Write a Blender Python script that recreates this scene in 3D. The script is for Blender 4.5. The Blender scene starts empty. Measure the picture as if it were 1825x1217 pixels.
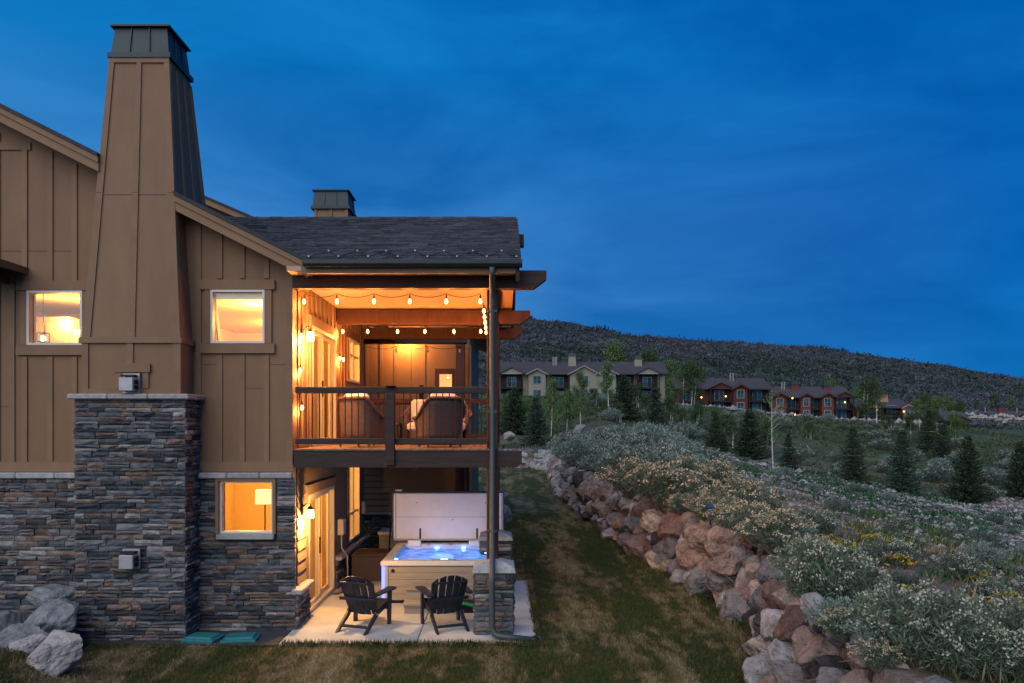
import bpy, bmesh, math, random
import numpy as np
from mathutils import Vector, Matrix
R = math.radians
random.seed(7); rng = np.random.default_rng(7)
S = bpy.context.scene
COL = S.collection
# ------------------------------------------------------------------ camera
CAM_Z = 3.33
cd = bpy.data.cameras.new('camera'); cam = bpy.data.objects.new('camera', cd); COL.objects.link(cam)
cam.location = (0, 0, CAM_Z); cam.rotation_euler = (R(90), 0, 0)
cd.sensor_width = 36; cd.lens = 36 * 1332 / 1825
cd.shift_x = 17.5 / 1825; cd.shift_y = 146.5 / 1825
cd.clip_start = .1; cd.clip_end = 6000
S.camera = cam
# ------------------------------------------------------------------ sky and light
W = bpy.data.worlds.new('World'); S.world = W; W.use_nodes = True
nt = W.node_tree; nt.nodes.clear()
def N(t, kind, **kw):
    n = t.nodes.new(kind)
    for k, v in kw.items(): setattr(n, k, v)
    return n
def L(t, a, b): t.links.new(a, b)
wo = N(nt, 'ShaderNodeOutputWorld'); bg = N(nt, 'ShaderNodeBackground')
tc = N(nt, 'ShaderNodeTexCoord'); sep = N(nt, 'ShaderNodeSeparateXYZ'); L(nt, tc.outputs['Generated'], sep.inputs[0])
def ramp(t, pts):
    n = N(t, 'ShaderNodeValToRGB'); e = n.color_ramp.elements
    while len(e) < len(pts): e.new(.5)
    for i, (p, c) in enumerate(pts):
        e[i].position = p; e[i].color = (*c, 1)
    return n
def mixc(t, a, b, f, mode='MIX'):
    m = N(t, 'ShaderNodeMix', data_type='RGBA', blend_type=mode)
    for s, v in ((m.inputs[0], f), (m.inputs[6], a), (m.inputs[7], b)):
        if hasattr(v, 'links'): L(t, v, s)
        elif isinstance(v, (tuple, list)): s.default_value = (*v, 1)
        else: s.default_value = v
    return m.outputs[2]
azi = N(nt, 'ShaderNodeMapRange'); L(nt, sep.outputs[0], azi.inputs[0]); azi.inputs[1].default_value = -.65; azi.inputs[2].default_value = .6
west = ramp(nt, [(0, (.14, .29, .61)), (.22, (.10, .26, .59)), (.42, (.006, .19, .515)), (.8, (.003, .16, .46))])
east = ramp(nt, [(0, (.004, .15, .46)), (.14, (.0, .125, .44)), (.26, (.0, .098, .40)), (.45, (.0, .125, .45)), (.8, (.0, .13, .44))])
L(nt, sep.outputs[2], west.inputs[0]); L(nt, sep.outputs[2], east.inputs[0])
base = mixc(nt, west.outputs[0], east.outputs[0], azi.outputs[0])
mp = N(nt, 'ShaderNodeMapping'); L(nt, tc.outputs['Generated'], mp.inputs[0]); mp.inputs['Scale'].default_value = (1.6, 1.6, 5.5); mp.inputs['Rotation'].default_value = (0, R(14), 0)
cn = N(nt, 'ShaderNodeTexNoise'); L(nt, mp.outputs[0], cn.inputs[0]); cn.inputs['Scale'].default_value = 1.5; cn.inputs['Detail'].default_value = 5; cn.inputs['Roughness'].default_value = .5
cr = ramp(nt, [(.40, (0, 0, 0)), (.72, (1, 1, 1))]); L(nt, cn.outputs[0], cr.inputs[0])
cf = N(nt, 'ShaderNodeMath', operation='MULTIPLY'); L(nt, cr.outputs[0], cf.inputs[0]); cf.inputs[1].default_value = .42
skyl = mixc(nt, base, (.014, .185, .55), cf.outputs[0])
mp2 = N(nt, 'ShaderNodeMapping'); L(nt, tc.outputs['Generated'], mp2.inputs[0]); mp2.inputs['Scale'].default_value = (1.3, 1.3, 4.2); mp2.inputs['Rotation'].default_value = (0, R(-11), 0); mp2.inputs['Location'].default_value = (3.1, 1.7, .4)
cn2 = N(nt, 'ShaderNodeTexNoise'); L(nt, mp2.outputs[0], cn2.inputs[0]); cn2.inputs['Scale'].default_value = 1.7; cn2.inputs['Detail'].default_value = 6; cn2.inputs['Roughness'].default_value = .55; cn2.inputs['Distortion'].default_value = .4
cr2 = ramp(nt, [(.36, (.25, .72, .84)), (.64, (1.0, 1.16, 1.12))]); L(nt, cn2.outputs[0], cr2.inputs[0])
skyc = mixc(nt, skyl, cr2.outputs[0], 1.0, 'MULTIPLY')
sun_el, sun_az = R(38), R(205)
nis = N(nt, 'ShaderNodeTexSky', sky_type='NISHITA', sun_disc=False); nis.sun_elevation = R(3); nis.sun_rotation = sun_az
nm = mixc(nt, mixc(nt, (0, 0, 0), nis.outputs[0], .007), (.0, .35, 1.0), 1.0, 'MULTIPLY')
add = mixc(nt, skyc, nm, 1.0, 'ADD')
L(nt, add, bg.inputs[0]); bg.inputs[1].default_value = 1.0; L(nt, bg.outputs[0], wo.inputs[0])
sl = bpy.data.lights.new('dusk_sun', 'SUN'); so = bpy.data.objects.new('dusk_sun', sl); COL.objects.link(so)
sl.energy = 2.7; sl.angle = R(75); sl.color = (1, .90, .80)
sd = Vector((math.sin(sun_az) * math.cos(sun_el), math.cos(sun_az) * math.cos(sun_el), math.sin(sun_el)))
so.rotation_euler = sd.to_track_quat('Z', 'Y').to_euler(); so.location = (0, -30, 40)
V = S.view_settings; V.view_transform = 'Standard'; V.look = 'None'; V.exposure = 0; V.gamma = 1; V.use_curve_mapping = False
S.render.engine = 'CYCLES'
try:
    S.cycles.use_denoising = True; S.cycles.denoiser = 'OPENIMAGEDENOISE'; S.cycles.sample_clamp_indirect = 4
    S.cycles.max_bounces = 6; S.cycles.diffuse_bounces = 3; S.cycles.transparent_max_bounces = 12; S.cycles.caustics_reflective = False; S.cycles.caustics_refractive = False
except Exception: pass

# ------------------------------------------------------------------ materials
M = {}
def mat(name, col, rough=.7, var=.18, scale=5, bump=0, bscale=30, metal=0, rnd=0, spec=.3, col2=None, stretch=(1, 1, 1), detail=4, world=False, sub=0):
    m = bpy.data.materials.new(name); m.use_nodes = True; t = m.node_tree
    p = t.nodes['Principled BSDF']; p.inputs['Roughness'].default_value = rough; p.inputs['Metallic'].default_value = metal
    p.inputs['Specular IOR Level'].default_value = spec
    c = N(t, 'ShaderNodeTexCoord'); src = c.outputs['Object']
    if world: src = N(t, 'ShaderNodeNewGeometry').outputs['Position']
    mpn = N(t, 'ShaderNodeMapping'); L(t, src, mpn.inputs[0]); mpn.inputs['Scale'].default_value = stretch
    n = N(t, 'ShaderNodeTexNoise'); L(t, mpn.outputs[0], n.inputs[0]); n.inputs['Scale'].default_value = scale; n.inputs['Detail'].default_value = detail
    n.inputs['Roughness'].default_value = .62
    rm = N(t, 'ShaderNodeMapRange'); L(t, n.outputs[0], rm.inputs[0]); rm.inputs[1].default_value = .3; rm.inputs[2].default_value = .7
    a = tuple(x * (1 - var) for x in col); b = col2 or tuple(min(1, x * (1 + var)) for x in col)
    out = mixc(t, a, b, rm.outputs[0])
    if rnd:
        oi = N(t, 'ShaderNodeObjectInfo'); ge = N(t, 'ShaderNodeNewGeometry')
        ad = N(t, 'ShaderNodeMath', operation='ADD'); L(t, oi.outputs['Random'], ad.inputs[0]); L(t, ge.outputs['Random Per Island'], ad.inputs[1])
        fr = N(t, 'ShaderNodeMath', operation='FRACT'); L(t, ad.outputs[0], fr.inputs[0])
        mr = N(t, 'ShaderNodeMapRange'); L(t, fr.outputs[0], mr.inputs[0]); mr.inputs[3].default_value = 1 - rnd; mr.inputs[4].default_value = 1 + rnd
        hs = N(t, 'ShaderNodeHueSaturation'); L(t, out, hs.inputs['Color']); L(t, mr.outputs[0], hs.inputs['Value']); out = hs.outputs[0]
    L(t, out, p.inputs['Base Color'])
    if bump:
        n2 = N(t, 'ShaderNodeTexNoise'); L(t, mpn.outputs[0], n2.inputs[0]); n2.inputs['Scale'].default_value = bscale; n2.inputs['Detail'].default_value = 5
        bp = N(t, 'ShaderNodeBump'); L(t, n2.outputs[0], bp.inputs['Height']); bp.inputs['Strength'].default_value = bump; bp.inputs['Distance'].default_value = .02
        L(t, bp.outputs[0], p.inputs['Normal'])
    M[name] = m
    return m
def piece_mat(name, pts, mott=.35, rough=.8, scale=9, bump=.5, bscale=24):
    """colour picked per piece, mottled by noise"""
    m = bpy.data.materials.new(name); m.use_nodes = True; t = m.node_tree; p = t.nodes['Principled BSDF']; p.inputs['Roughness'].default_value = rough
    p.inputs['Specular IOR Level'].default_value = .3
    oi = N(t, 'ShaderNodeObjectInfo'); ge = N(t, 'ShaderNodeNewGeometry')
    ad = N(t, 'ShaderNodeMath', operation='ADD'); L(t, oi.outputs['Random'], ad.inputs[0]); L(t, ge.outputs['Random Per Island'], ad.inputs[1])
    fr = N(t, 'ShaderNodeMath', operation='FRACT'); L(t, ad.outputs[0], fr.inputs[0])
    r = ramp(t, pts); r.color_ramp.interpolation = 'CONSTANT'; L(t, fr.outputs[0], r.inputs[0])
    n = N(t, 'ShaderNodeTexNoise', noise_dimensions='4D'); L(t, ge.outputs['Position'], n.inputs[0]); L(t, oi.outputs['Random'], n.inputs['W']); n.inputs['Scale'].default_value = scale; n.inputs['Detail'].default_value = 6; n.inputs['Roughness'].default_value = .68
    mr = N(t, 'ShaderNodeMapRange'); L(t, n.outputs[0], mr.inputs[0]); mr.inputs[1].default_value = .28; mr.inputs[2].default_value = .72; mr.inputs[3].default_value = 1 - mott; mr.inputs[4].default_value = 1 + mott
    hs = N(t, 'ShaderNodeHueSaturation'); L(t, r.outputs[0], hs.inputs['Color']); L(t, mr.outputs[0], hs.inputs['Value'])
    L(t, hs.outputs[0], p.inputs['Base Color'])
    n2 = N(t, 'ShaderNodeTexNoise'); L(t, ge.outputs['Position'], n2.inputs[0]); n2.inputs['Scale'].default_value = bscale; n2.inputs['Detail'].default_value = 6
    bp = N(t, 'ShaderNodeBump'); L(t, n2.outputs[0], bp.inputs['Height']); bp.inputs['Strength'].default_value = bump; bp.inputs['Distance'].default_value = .03 if scale > 4 else .12
    L(t, bp.outputs[0], p.inputs['Normal']); M[name] = m
    return m
def emis(name, col, st):
    m = bpy.data.materials.new(name); m.use_nodes = True; p = m.node_tree.nodes['Principled BSDF']
    p.inputs['Base Color'].default_value = (*col, 1); p.inputs['Emission Color'].default_value = (*col, 1); p.inputs['Emission Strength'].default_value = st
    M[name] = m
def glass(name, tint=(1, 1, 1), refl=.10):
    m = bpy.data.materials.new(name); m.use_nodes = True; t = m.node_tree; t.nodes.clear()
    o = N(t, 'ShaderNodeOutputMaterial'); tr = N(t, 'ShaderNodeBsdfTransparent'); gl = N(t, 'ShaderNodeBsdfGlossy'); mx = N(t, 'ShaderNodeMixShader')
    tr.inputs[0].default_value = (*tint, 1); gl.inputs['Roughness'].default_value = .02
    mx.inputs[0].default_value = refl; L(t, tr.outputs[0], mx.inputs[1]); L(t, gl.outputs[0], mx.inputs[2]); L(t, mx.outputs[0], o.inputs[0]); M[name] = m

mat('siding', (.200, .122, .070), .75, .14, 1.6, .12, 90, stretch=(1, 1, .35))
mat('siding_trim', (.212, .130, .075), .75, .10, 3, .12, 90, rnd=.07)
mat('lap_siding', (.25, .165, .10), .75, .1, 3, .1, 60)
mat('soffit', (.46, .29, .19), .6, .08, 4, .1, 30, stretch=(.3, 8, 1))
mat('beam', (.034, .021, .018), .65, .35, 5, .25, 26, stretch=(.35, 4, 4))
mat('beam_depth', (.034, .021, .018), .65, .35, 5, .25, 26, stretch=(4, .35, 4))
mat('post_wood', (.065, .026, .018), .65, .3, 5, .25, 26, stretch=(5, 5, .4))
mat('deck_board', (.20, .13, .09), .7, .2, 4, .15, 30, rnd=.12)
mat('dark_metal', (.012, .022, .026), .4, .2, 4, .05, 20, spec=.5)
mat('cap_metal', (.008, .028, .034), .5, .2, 3, .05, 12, metal=.25, spec=.5)
mat('downspout', (.040, .052, .050), .45, .15, 4, spec=.5)
mat('shingle', (.050, .052, .060), .9, .35, 9, .5, 60, rnd=.35)
mat('roof_edge', (.035, .042, .05), .85, .25, 9, .3, 50)
mat('ledge', (.30, .30, .30), .8, .25, 12, .5, 40, rnd=.15)
mat('mortar', (.045, .045, .048), .95, .3, 12, .4, 40)
piece_mat('stone', [(0, (0.064, 0.077, 0.091)), (.17, (0.140, 0.142, 0.145)), (.32, (0.150, 0.113, 0.091)), (.41, (0.034, 0.040, 0.048)), (.53, (0.096, 0.106, 0.118)), (.66, (0.104, 0.078, 0.066)), (.75, (0.230, 0.222, 0.212)), (.83, (0.054, 0.058, 0.064)), (.92, (0.172, 0.130, 0.106))], .55, .85, 7, .6, 30)
piece_mat('boulder', [(0, (.20, .145, .13)), (.14, (.15, .145, .15)), (.34, (.25, .185, .155)), (.44, (.040, .036, .040)), (.56, (.20, .19, .195)), (.72, (.33, .275, .225)), (.82, (.15, .095, .078)), (.89, (.27, .26, .26))], .7, .9, 3.2, 1.0, 7)
piece_mat('pale_boulder', [(0, (.25, .25, .25)), (.3, (.32, .31, .295)), (.6, (.19, .20, .21)), (.8, (.28, .265, .25))], .4, .9, 3, .7, 9)
mat('grey_boulder', (.15, .165, .17), .9, .4, 3.5, .9, 8, rnd=.2)
mat('concrete', (.48, .455, .42), .85, .22, 1.6, .15, 60, world=True, detail=8, col2=(.54, .515, .48))
mat('concrete_joint', (.08, .075, .07), .9, .2, 9)
mat('adirondack', (.011, .015, .027), .5, .2, 6, .08, 40, stretch=(3, 3, .5), spec=.4)
mat('tub_panel', (.30, .255, .20), .6, .14, 3, .2, 25, stretch=(.5, 1, 9))
mat('tub_rim', (.62, .60, .56), .35, .05, 3)
mat('tub_shell', (.55, .60, .68), .3, .05, 3)
mat('cover_pale', (.74, .75, .80), .55, .07, 2.2, .12, 6)
mat('cover_blue', (.04, .08, .16), .6, .1, 3)
mat('brown_box', (.075, .048, .038), .6, .15, 5, .3, 20, stretch=(12, 1, 1))
mat('pillow', (.80, .80, .80), .5, .04, 5)
mat('black_plastic', (.012, .012, .014), .5, .1, 5)
mat('grey_plastic', (.36, .37, .37), .5, .08, 5)
mat('green_plastic', (.02, .30, .12), .4, .1, 5)
mat('teal_plastic', (.018, .15, .17), .55, .18, 6, .2, 60)
mat('blue_plastic', (.01, .05, .14), .4, .1, 5)
mat('vent_metal', (.33, .34, .35), .45, .12, 8, metal=.4)
mat('white_trim', (.62, .58, .52), .5, .05, 4)
mat('door_vinyl', (.52, .45, .34), .5, .06, 4)
mat('room_wall', (.72, .56, .33), .85, .04, 2)
mat('room_white', (.82, .74, .58), .6, .03, 2)
mat('curtain', (.35, .24, .14), .9, .25, 9, stretch=(1, 12, .3))
mat('wicker_rim', (.10, .055, .04), .7, .3, 40, .8, 90)
mat('cushion', (.62, .55, .47), .9, .06, 5, .1, 50)
mat('white_bark', (.55, .54, .50), .8, .35, 7, .3, 14, stretch=(1, 1, .6), col2=(.62, .61, .57))
mat('bark', (.08, .06, .048), .9, .3, 9, .5, 20)
mat('spruce', (.034, .060, .032), .8, .25, 2, rnd=.45)
mat('blue_spruce', (.042, .075, .050), .8, .25, 2, rnd=.45)
mat('pine', (.026, .048, .022), .8, .25, 2, rnd=.4)
mat('aspen_leaf', (.085, .145, .042), .6, .3, .8, rnd=.45)
mat('aspen_dark', (.045, .082, .026), .6, .3, .8, rnd=.45)
mat('sage', (.165, .235, .200), .85, .25, 3, rnd=.4)
mat('sage_dark', (.085, .135, .110), .85, .25, 3, rnd=.4)
mat('rabbit', (.105, .155, .105), .85, .25, 3, rnd=.4)
mat('twig', (.17, .14, .10), .9, .3, 8)
mat('cream_flower', (.52, .42, .28), .9, .2, 12, rnd=.25)
mat('white_flower', (.40, .40, .31), .9, .2, 12, rnd=.25)
mat('yellow_flower', (.62, .42, .015), .8, .2, 12, rnd=.2)
mat('forb', (.030, .085, .040), .8, .3, 2, rnd=.5)
mat('wild_grass', (.06, .10, .03), .9, .3, 2, rnd=.5)
mat('dry_grass', (.24, .18, .10), .9, .3, 2, rnd=.4)
mat('gravel', (.24, .225, .22), .95, .35, 4, rnd=.55)
mat('scrub', (.058, .088, .080), .9, .3, .02, rnd=.28, col2=(.034, .058, .048), world=True)  # grey-green scrub, tinted bluer to stand in for distance haze
mat('scrub_purple', (.112, .130, .160), .9, .3, .02, rnd=.25, col2=(.058, .070, .085), world=True)  # purplish grey scrub with the blue of the far air mixed into its colour
emis('bulb_glow', (1, .50, .13), 14); emis('lantern_glow', (1, .78, .38), 7); emis('far_lamp', (1, .42, .08), 7)
emis('lit_room', (1, .55, .16), 1.1); emis('led_blue', (.16, .24, 1), 1.7); emis('tub_light', (.2, .55, 1), 9); emis('display', (1, .75, .1), 2.5); emis('shade_glow', (1, .72, .34), 1.6); emis('downlight', (1, .9, .6), 6)
glass('glass', (1, .97, .92), .045); mat('far_glass', (.020, .055, .065), .12, .3, .4, spec=.8, rnd=.5)
def water_mat():
    m = bpy.data.materials.new('tub_water'); m.use_nodes = True; t = m.node_tree; p = t.nodes['Principled BSDF']
    p.inputs['Base Color'].default_value = (.10, .28, .75, 1); p.inputs['Roughness'].default_value = .08
    n = N(t, 'ShaderNodeTexNoise'); n.inputs['Scale'].default_value = 5; n.inputs['Detail'].default_value = 3
    c = N(t, 'ShaderNodeTexCoord'); L(t, c.outputs['Object'], n.inputs[0])
    b = N(t, 'ShaderNodeBump'); L(t, n.outputs[0], b.inputs['Height']); b.inputs['Strength'].default_value = .6; b.inputs['Distance'].default_value = .05; L(t, b.outputs[0], p.inputs['Normal'])
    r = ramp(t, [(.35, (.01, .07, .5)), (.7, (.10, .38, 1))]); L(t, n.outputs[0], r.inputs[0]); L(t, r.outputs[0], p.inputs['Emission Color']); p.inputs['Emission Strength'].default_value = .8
    M['tub_water'] = m
water_mat()
def wicker_mat():
    m = bpy.data.materials.new('wicker'); m.use_nodes = True; t = m.node_tree; p = t.nodes['Principled BSDF']; p.inputs['Roughness'].default_value = .6
    c = N(t, 'ShaderNodeTexCoord'); b = N(t, 'ShaderNodeTexBrick'); L(t, c.outputs['UV'], b.inputs[0])
    b.inputs['Color1'].default_value = (.19, .105, .075, 1); b.inputs['Color2'].default_value = (.13, .072, .052, 1); b.inputs['Mortar'].default_value = (.02, .012, .01, 1)
    b.inputs['Scale'].default_value = 1; b.inputs['Brick Width'].default_value = .05; b.inputs['Row Height'].default_value = .02; b.inputs['Mortar Size'].default_value = .004
    L(t, b.outputs[0], p.inputs['Base Color'])
    bp = N(t, 'ShaderNodeBump'); L(t, b.outputs['Fac'], bp.inputs['Height']); bp.invert = True; bp.inputs['Strength'].default_value = .9; bp.inputs['Distance'].default_value = .01; L(t, bp.outputs[0], p.inputs['Normal'])
    M['wicker'] = m
wicker_mat()
def lawn_mat(name, bright=1.0, rnd=0.0):
    m = bpy.data.materials.new(name); m.use_nodes = True; t = m.node_tree; p = t.nodes['Principled BSDF']; p.inputs['Roughness'].default_value = .95; p.inputs['Specular IOR Level'].default_value = .1
    g = N(t, 'ShaderNodeNewGeometry')
    def noise(scale, stretch, det=5, rough=.6):
        mp = N(t, 'ShaderNodeMapping'); L(t, g.outputs['Position'], mp.inputs[0]); mp.inputs['Scale'].default_value = stretch
        n = N(t, 'ShaderNodeTexNoise'); L(t, mp.outputs[0], n.inputs[0]); n.inputs['Scale'].default_value = scale; n.inputs['Detail'].default_value = det; n.inputs['Roughness'].default_value = rough
        return n.outputs[0]
    a = noise(.6, (1.6, .30, 0), 7, .70); b = noise(4, (1, .7, 0), 4)
    su = N(t, 'ShaderNodeMath', operation='MULTIPLY_ADD'); L(t, b, su.inputs[0]); su.inputs[1].default_value = .35; L(t, a, su.inputs[2])
    k = bright
    r = ramp(t, [(.52, (.026 * k, .046 * k, .014 * k)), (.66, (.045 * k, .050 * k, .018 * k)), (.71, (.11 * k, .092 * k, .045 * k)), (.84, (.19 * k, .17 * k, .10 * k))])
    L(t, su.outputs[0], r.inputs[0]); out = r.outputs[0]
    if rnd:
        mr = N(t, 'ShaderNodeMapRange'); L(t, g.outputs['Random Per Island'], mr.inputs[0]); mr.inputs[3].default_value = 1 - rnd; mr.inputs[4].default_value = 1 + rnd
        hs = N(t, 'ShaderNodeHueSaturation'); L(t, out, hs.inputs['Color']); L(t, mr.outputs[0], hs.inputs['Value']); out = hs.outputs[0]
    L(t, out, p.inputs['Base Color']); n2 = noise(45, (1, 1, 1), 3)
    bp = N(t, 'ShaderNodeBump'); L(t, n2, bp.inputs['Height']); bp.inputs['Strength'].default_value = .8; bp.inputs['Distance'].default_value = .04; L(t, bp.outputs[0], p.inputs['Normal']); M[name] = m
lawn_mat('lawn', 1.1); lawn_mat('lawn_blade', 1.6, .5)
def ground_mat():
    m = bpy.data.materials.new('hillside'); m.use_nodes = True; t = m.node_tree; p = t.nodes['Principled BSDF']; p.inputs['Roughness'].default_value = .95; p.inputs['Specular IOR Level'].default_value = .1
    g = N(t, 'ShaderNodeNewGeometry')
    def noise(scale, det=6, rough=.6):
        n = N(t, 'ShaderNodeTexNoise'); L(t, g.outputs['Position'], n.inputs[0]); n.inputs['Scale'].default_value = scale; n.inputs['Detail'].default_value = det; n.inputs['Roughness'].default_value = rough
        return n.outputs[0]
    near = ramp(t, [(.36, (.035, .052, .026)), (.46, (.10, .092, .072)), (.58, (.21, .175, .16))]); L(t, noise(.35, 8, .72), near.inputs[0])
    fine = ramp(t, [(.35, (.55, .55, .55)), (.65, (1.35, 1.3, 1.25))]); L(t, noise(9, 5, .8), fine.inputs[0])
    nearc = mixc(t, near.outputs[0], fine.outputs[0], 1.0, 'MULTIPLY')
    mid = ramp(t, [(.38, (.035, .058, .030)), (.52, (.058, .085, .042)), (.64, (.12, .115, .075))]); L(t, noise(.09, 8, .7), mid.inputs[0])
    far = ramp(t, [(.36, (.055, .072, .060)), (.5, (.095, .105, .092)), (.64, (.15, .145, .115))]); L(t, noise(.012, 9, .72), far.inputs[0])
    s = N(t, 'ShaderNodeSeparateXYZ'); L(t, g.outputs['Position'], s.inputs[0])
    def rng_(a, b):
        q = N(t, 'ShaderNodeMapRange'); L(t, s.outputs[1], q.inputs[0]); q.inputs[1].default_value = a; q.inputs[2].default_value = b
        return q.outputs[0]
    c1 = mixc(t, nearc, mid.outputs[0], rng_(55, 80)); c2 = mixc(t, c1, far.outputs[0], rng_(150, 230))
    L(t, c2, p.inputs['Base Color'])
    bp = N(t, 'ShaderNodeBump'); L(t, noise(14, 5, .7), bp.inputs['Height']); bp.inputs['Strength'].default_value = .9; bp.inputs['Distance'].default_value = .06; L(t, bp.outputs[0], p.inputs['Normal']); M['hillside'] = m
ground_mat()

# ------------------------------------------------------------------ helpers
ORG = {}
def link(o, parent=None):
    COL.objects.link(o)
    if parent is not None: o.parent = parent
    return o
def tag(o, label=None, cat=None, group=None, kind=None):
    for k, v in (('label', label), ('category', cat), ('group', group), ('kind', kind)):
        if v: o[k] = v
    return o
def thing(name, label, cat, loc=(0, 0, 0), group=None, rz=0):
    o = bpy.data.objects.new(name, None); o.empty_display_size = .2; link(o); o.location = loc; o.rotation_euler = (0, 0, rz)
    tag(o, label, cat, group); ORG[o.name] = Vector(loc); return o
def copy_tree(o, parent=None):
    c = o.copy(); link(c, parent)
    for ch in list(o.children): copy_tree(ch, c)
    return c
def place(proto, loc, rz=0, sc=1, label=None, group=None, used=set()):
    """the first placement moves the thing itself, later ones copy it"""
    if proto.name in used: o = copy_tree(proto)
    else: o = proto; used.add(proto.name)
    o.location = loc; o.rotation_euler = (0, 0, rz); o.scale = (sc, sc, sc) if not isinstance(sc, tuple) else sc
    if label: o['label'] = label
    if group: o['group'] = group
    return o
def rot(v, ax, a): return Matrix.Rotation(a, 3, ax) @ Vector(v)
class MB:
    def __init__(s): s.v = []; s.f = []; s.uv = None
    def add(s, vs, fs):
        k = len(s.v); s.v += [tuple(x) for x in vs]; s.f += [tuple(i + k for i in f) for f in fs]; return s
    def hexa(s, p):   # p: bottom 4 ccw, top 4 ccw
        return s.add(p, [(3, 2, 1, 0), (4, 5, 6, 7), (0, 1, 5, 4), (1, 2, 6, 5), (2, 3, 7, 6), (3, 0, 4, 7)])
    def box(s, x0, x1, y0, y1, z0, z1):
        return s.hexa([(x0, y0, z0), (x1, y0, z0), (x1, y1, z0), (x0, y1, z0), (x0, y0, z1), (x1, y0, z1), (x1, y1, z1), (x0, y1, z1)])
    def cbox(s, x0, x1, y0, y1, z0, z1, b=.012):   # box with chamfered edges on every side
        vs = []
        for (x, sx) in ((x0, 1), (x1, -1)):
            for (y, sy) in ((y0, 1), (y1, -1)):
                for (z, sz) in ((z0, 1), (z1, -1)):
                    vs += [(x + sx * b, y + sy * b, z), (x + sx * b, y, z + sz * b), (x, y + sy * b, z + sz * b)]
        bm = bmesh.new()
        for p in vs: bm.verts.new(p)
        r = bmesh.ops.convex_hull(bm, input=bm.verts); bm.verts.index_update()
        bmesh.ops.dissolve_limit(bm, angle_limit=.02, verts=bm.verts, edges=bm.edges); bm.verts.index_update()
        s.add([v.co[:] for v in bm.verts], [[v.index for v in f.verts] for f in bm.faces]); bm.free(); return s
    def prism(s, poly, y0, y1, axis='y'):   # poly in (x,z), ccw seen from -y
        n = len(poly)
        g = (lambda a, b, c: (a, c, b)) if axis == 'y' else ((lambda a, b, c: (c, a, b)) if axis == 'x' else (lambda a, b, c: (a, b, c)))
        vs = [g(a, b, y0) for a, b in poly] + [g(a, b, y1) for a, b in poly]
        return s.add(vs, [tuple(range(n)), tuple(range(2 * n - 1, n - 1, -1))] + [(i, i + n, (i + 1) % n + n, (i + 1) % n) for i in range(n)])
    def tube(s, path, r, seg=8, closed_ends=True):
        path = [Vector(p) for p in path]; n = len(path); rs = r if isinstance(r, (list, tuple)) else [r] * n; k = len(s.v); up = None
        for i, p in enumerate(path):
            d = (path[min(i + 1, n - 1)] - path[max(i - 1, 0)]).normalized()
            if up is None: up = Vector((0, 0, 1)) if abs(d.z) < .9 else Vector((1, 0, 0))
            a = d.cross(up).normalized(); b = a.cross(d).normalized(); up = b
            for j in range(seg):
                t = 2 * math.pi * j / seg; s.v.append(tuple(p + a * math.cos(t) * rs[i] + b * math.sin(t) * rs[i]))
        for i in range(n - 1):
            for j in range(seg):
                a0 = k + i * seg + j; b0 = k + i * seg + (j + 1) % seg; s.f.append((a0, b0, b0 + seg, a0 + seg))
        if closed_ends: s.f.append(tuple(k + j for j in range(seg))[::-1]); s.f.append(tuple(k + (n - 1) * seg + j for j in range(seg)))
        return s
    def lathe(s, prof, c=(0, 0, 0), seg=14):
        k = len(s.v); n = len(prof)
        for (r, z) in prof:
            for j in range(seg):
                t = 2 * math.pi * j / seg; s.v.append((c[0] + r * math.cos(t), c[1] + r * math.sin(t), c[2] + z))
        for i in range(n - 1):
            for j in range(seg):
                a = k + i * seg + j; b = k + i * seg + (j + 1) % seg; s.f.append((a, b, b + seg, a + seg))
        s.f.append(tuple(k + j for j in range(seg))[::-1]); s.f.append(tuple(k + (n - 1) * seg + j for j in range(seg))); return s
    def xf(s, m):
        s.v = [tuple(m @ Vector(p)) for p in s.v]; return s
    def build(s, name, m, parent=None, smooth=False, label=None, kind=None):
        org = root_org(parent)
        me = bpy.data.meshes.new(name); me.from_pydata([(x - org[0], y - org[1], z - org[2]) for x, y, z in s.v], [], s.f)
        bm = bmesh.new(); bm.from_mesh(me); bmesh.ops.recalc_face_normals(bm, faces=bm.faces); bm.to_mesh(me); bm.free()
        me.materials.append(M[m]); 
        if smooth: me.polygons.foreach_set('use_smooth', [True] * len(me.polygons))
        o = bpy.data.objects.new(name, me); link(o, parent); tag(o, label, kind=kind); return o
def root_org(p):
    if p is None: return Vector((0, 0, 0))
    while p.parent is not None: p = p.parent
    return ORG.get(p.name, Vector((0, 0, 0)))
def npmesh(name, v, f, m, parent=None, smooth=False):
    me = bpy.data.meshes.new(name); v = np.asarray(v, np.float32); f = np.asarray(f, np.int32); n, k = f.shape
    me.vertices.add(len(v)); me.vertices.foreach_set('co', v.ravel()); me.loops.add(n * k); me.loops.foreach_set('vertex_index', f.ravel())
    me.polygons.add(n); me.polygons.foreach_set('loop_start', np.arange(0, n * k, k, dtype=np.int32)); me.polygons.foreach_set('loop_total', np.full(n, k, np.int32))
    me.polygons.foreach_set('use_smooth', np.full(n, smooth)); me.update(calc_edges=True); me.validate()
    me.materials.append(M[m] if isinstance(m, str) else m); o = bpy.data.objects.new(name, me); link(o, parent); return o
def unit(a): return a / np.maximum(np.linalg.norm(a, axis=1, keepdims=True), 1e-9)
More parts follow.
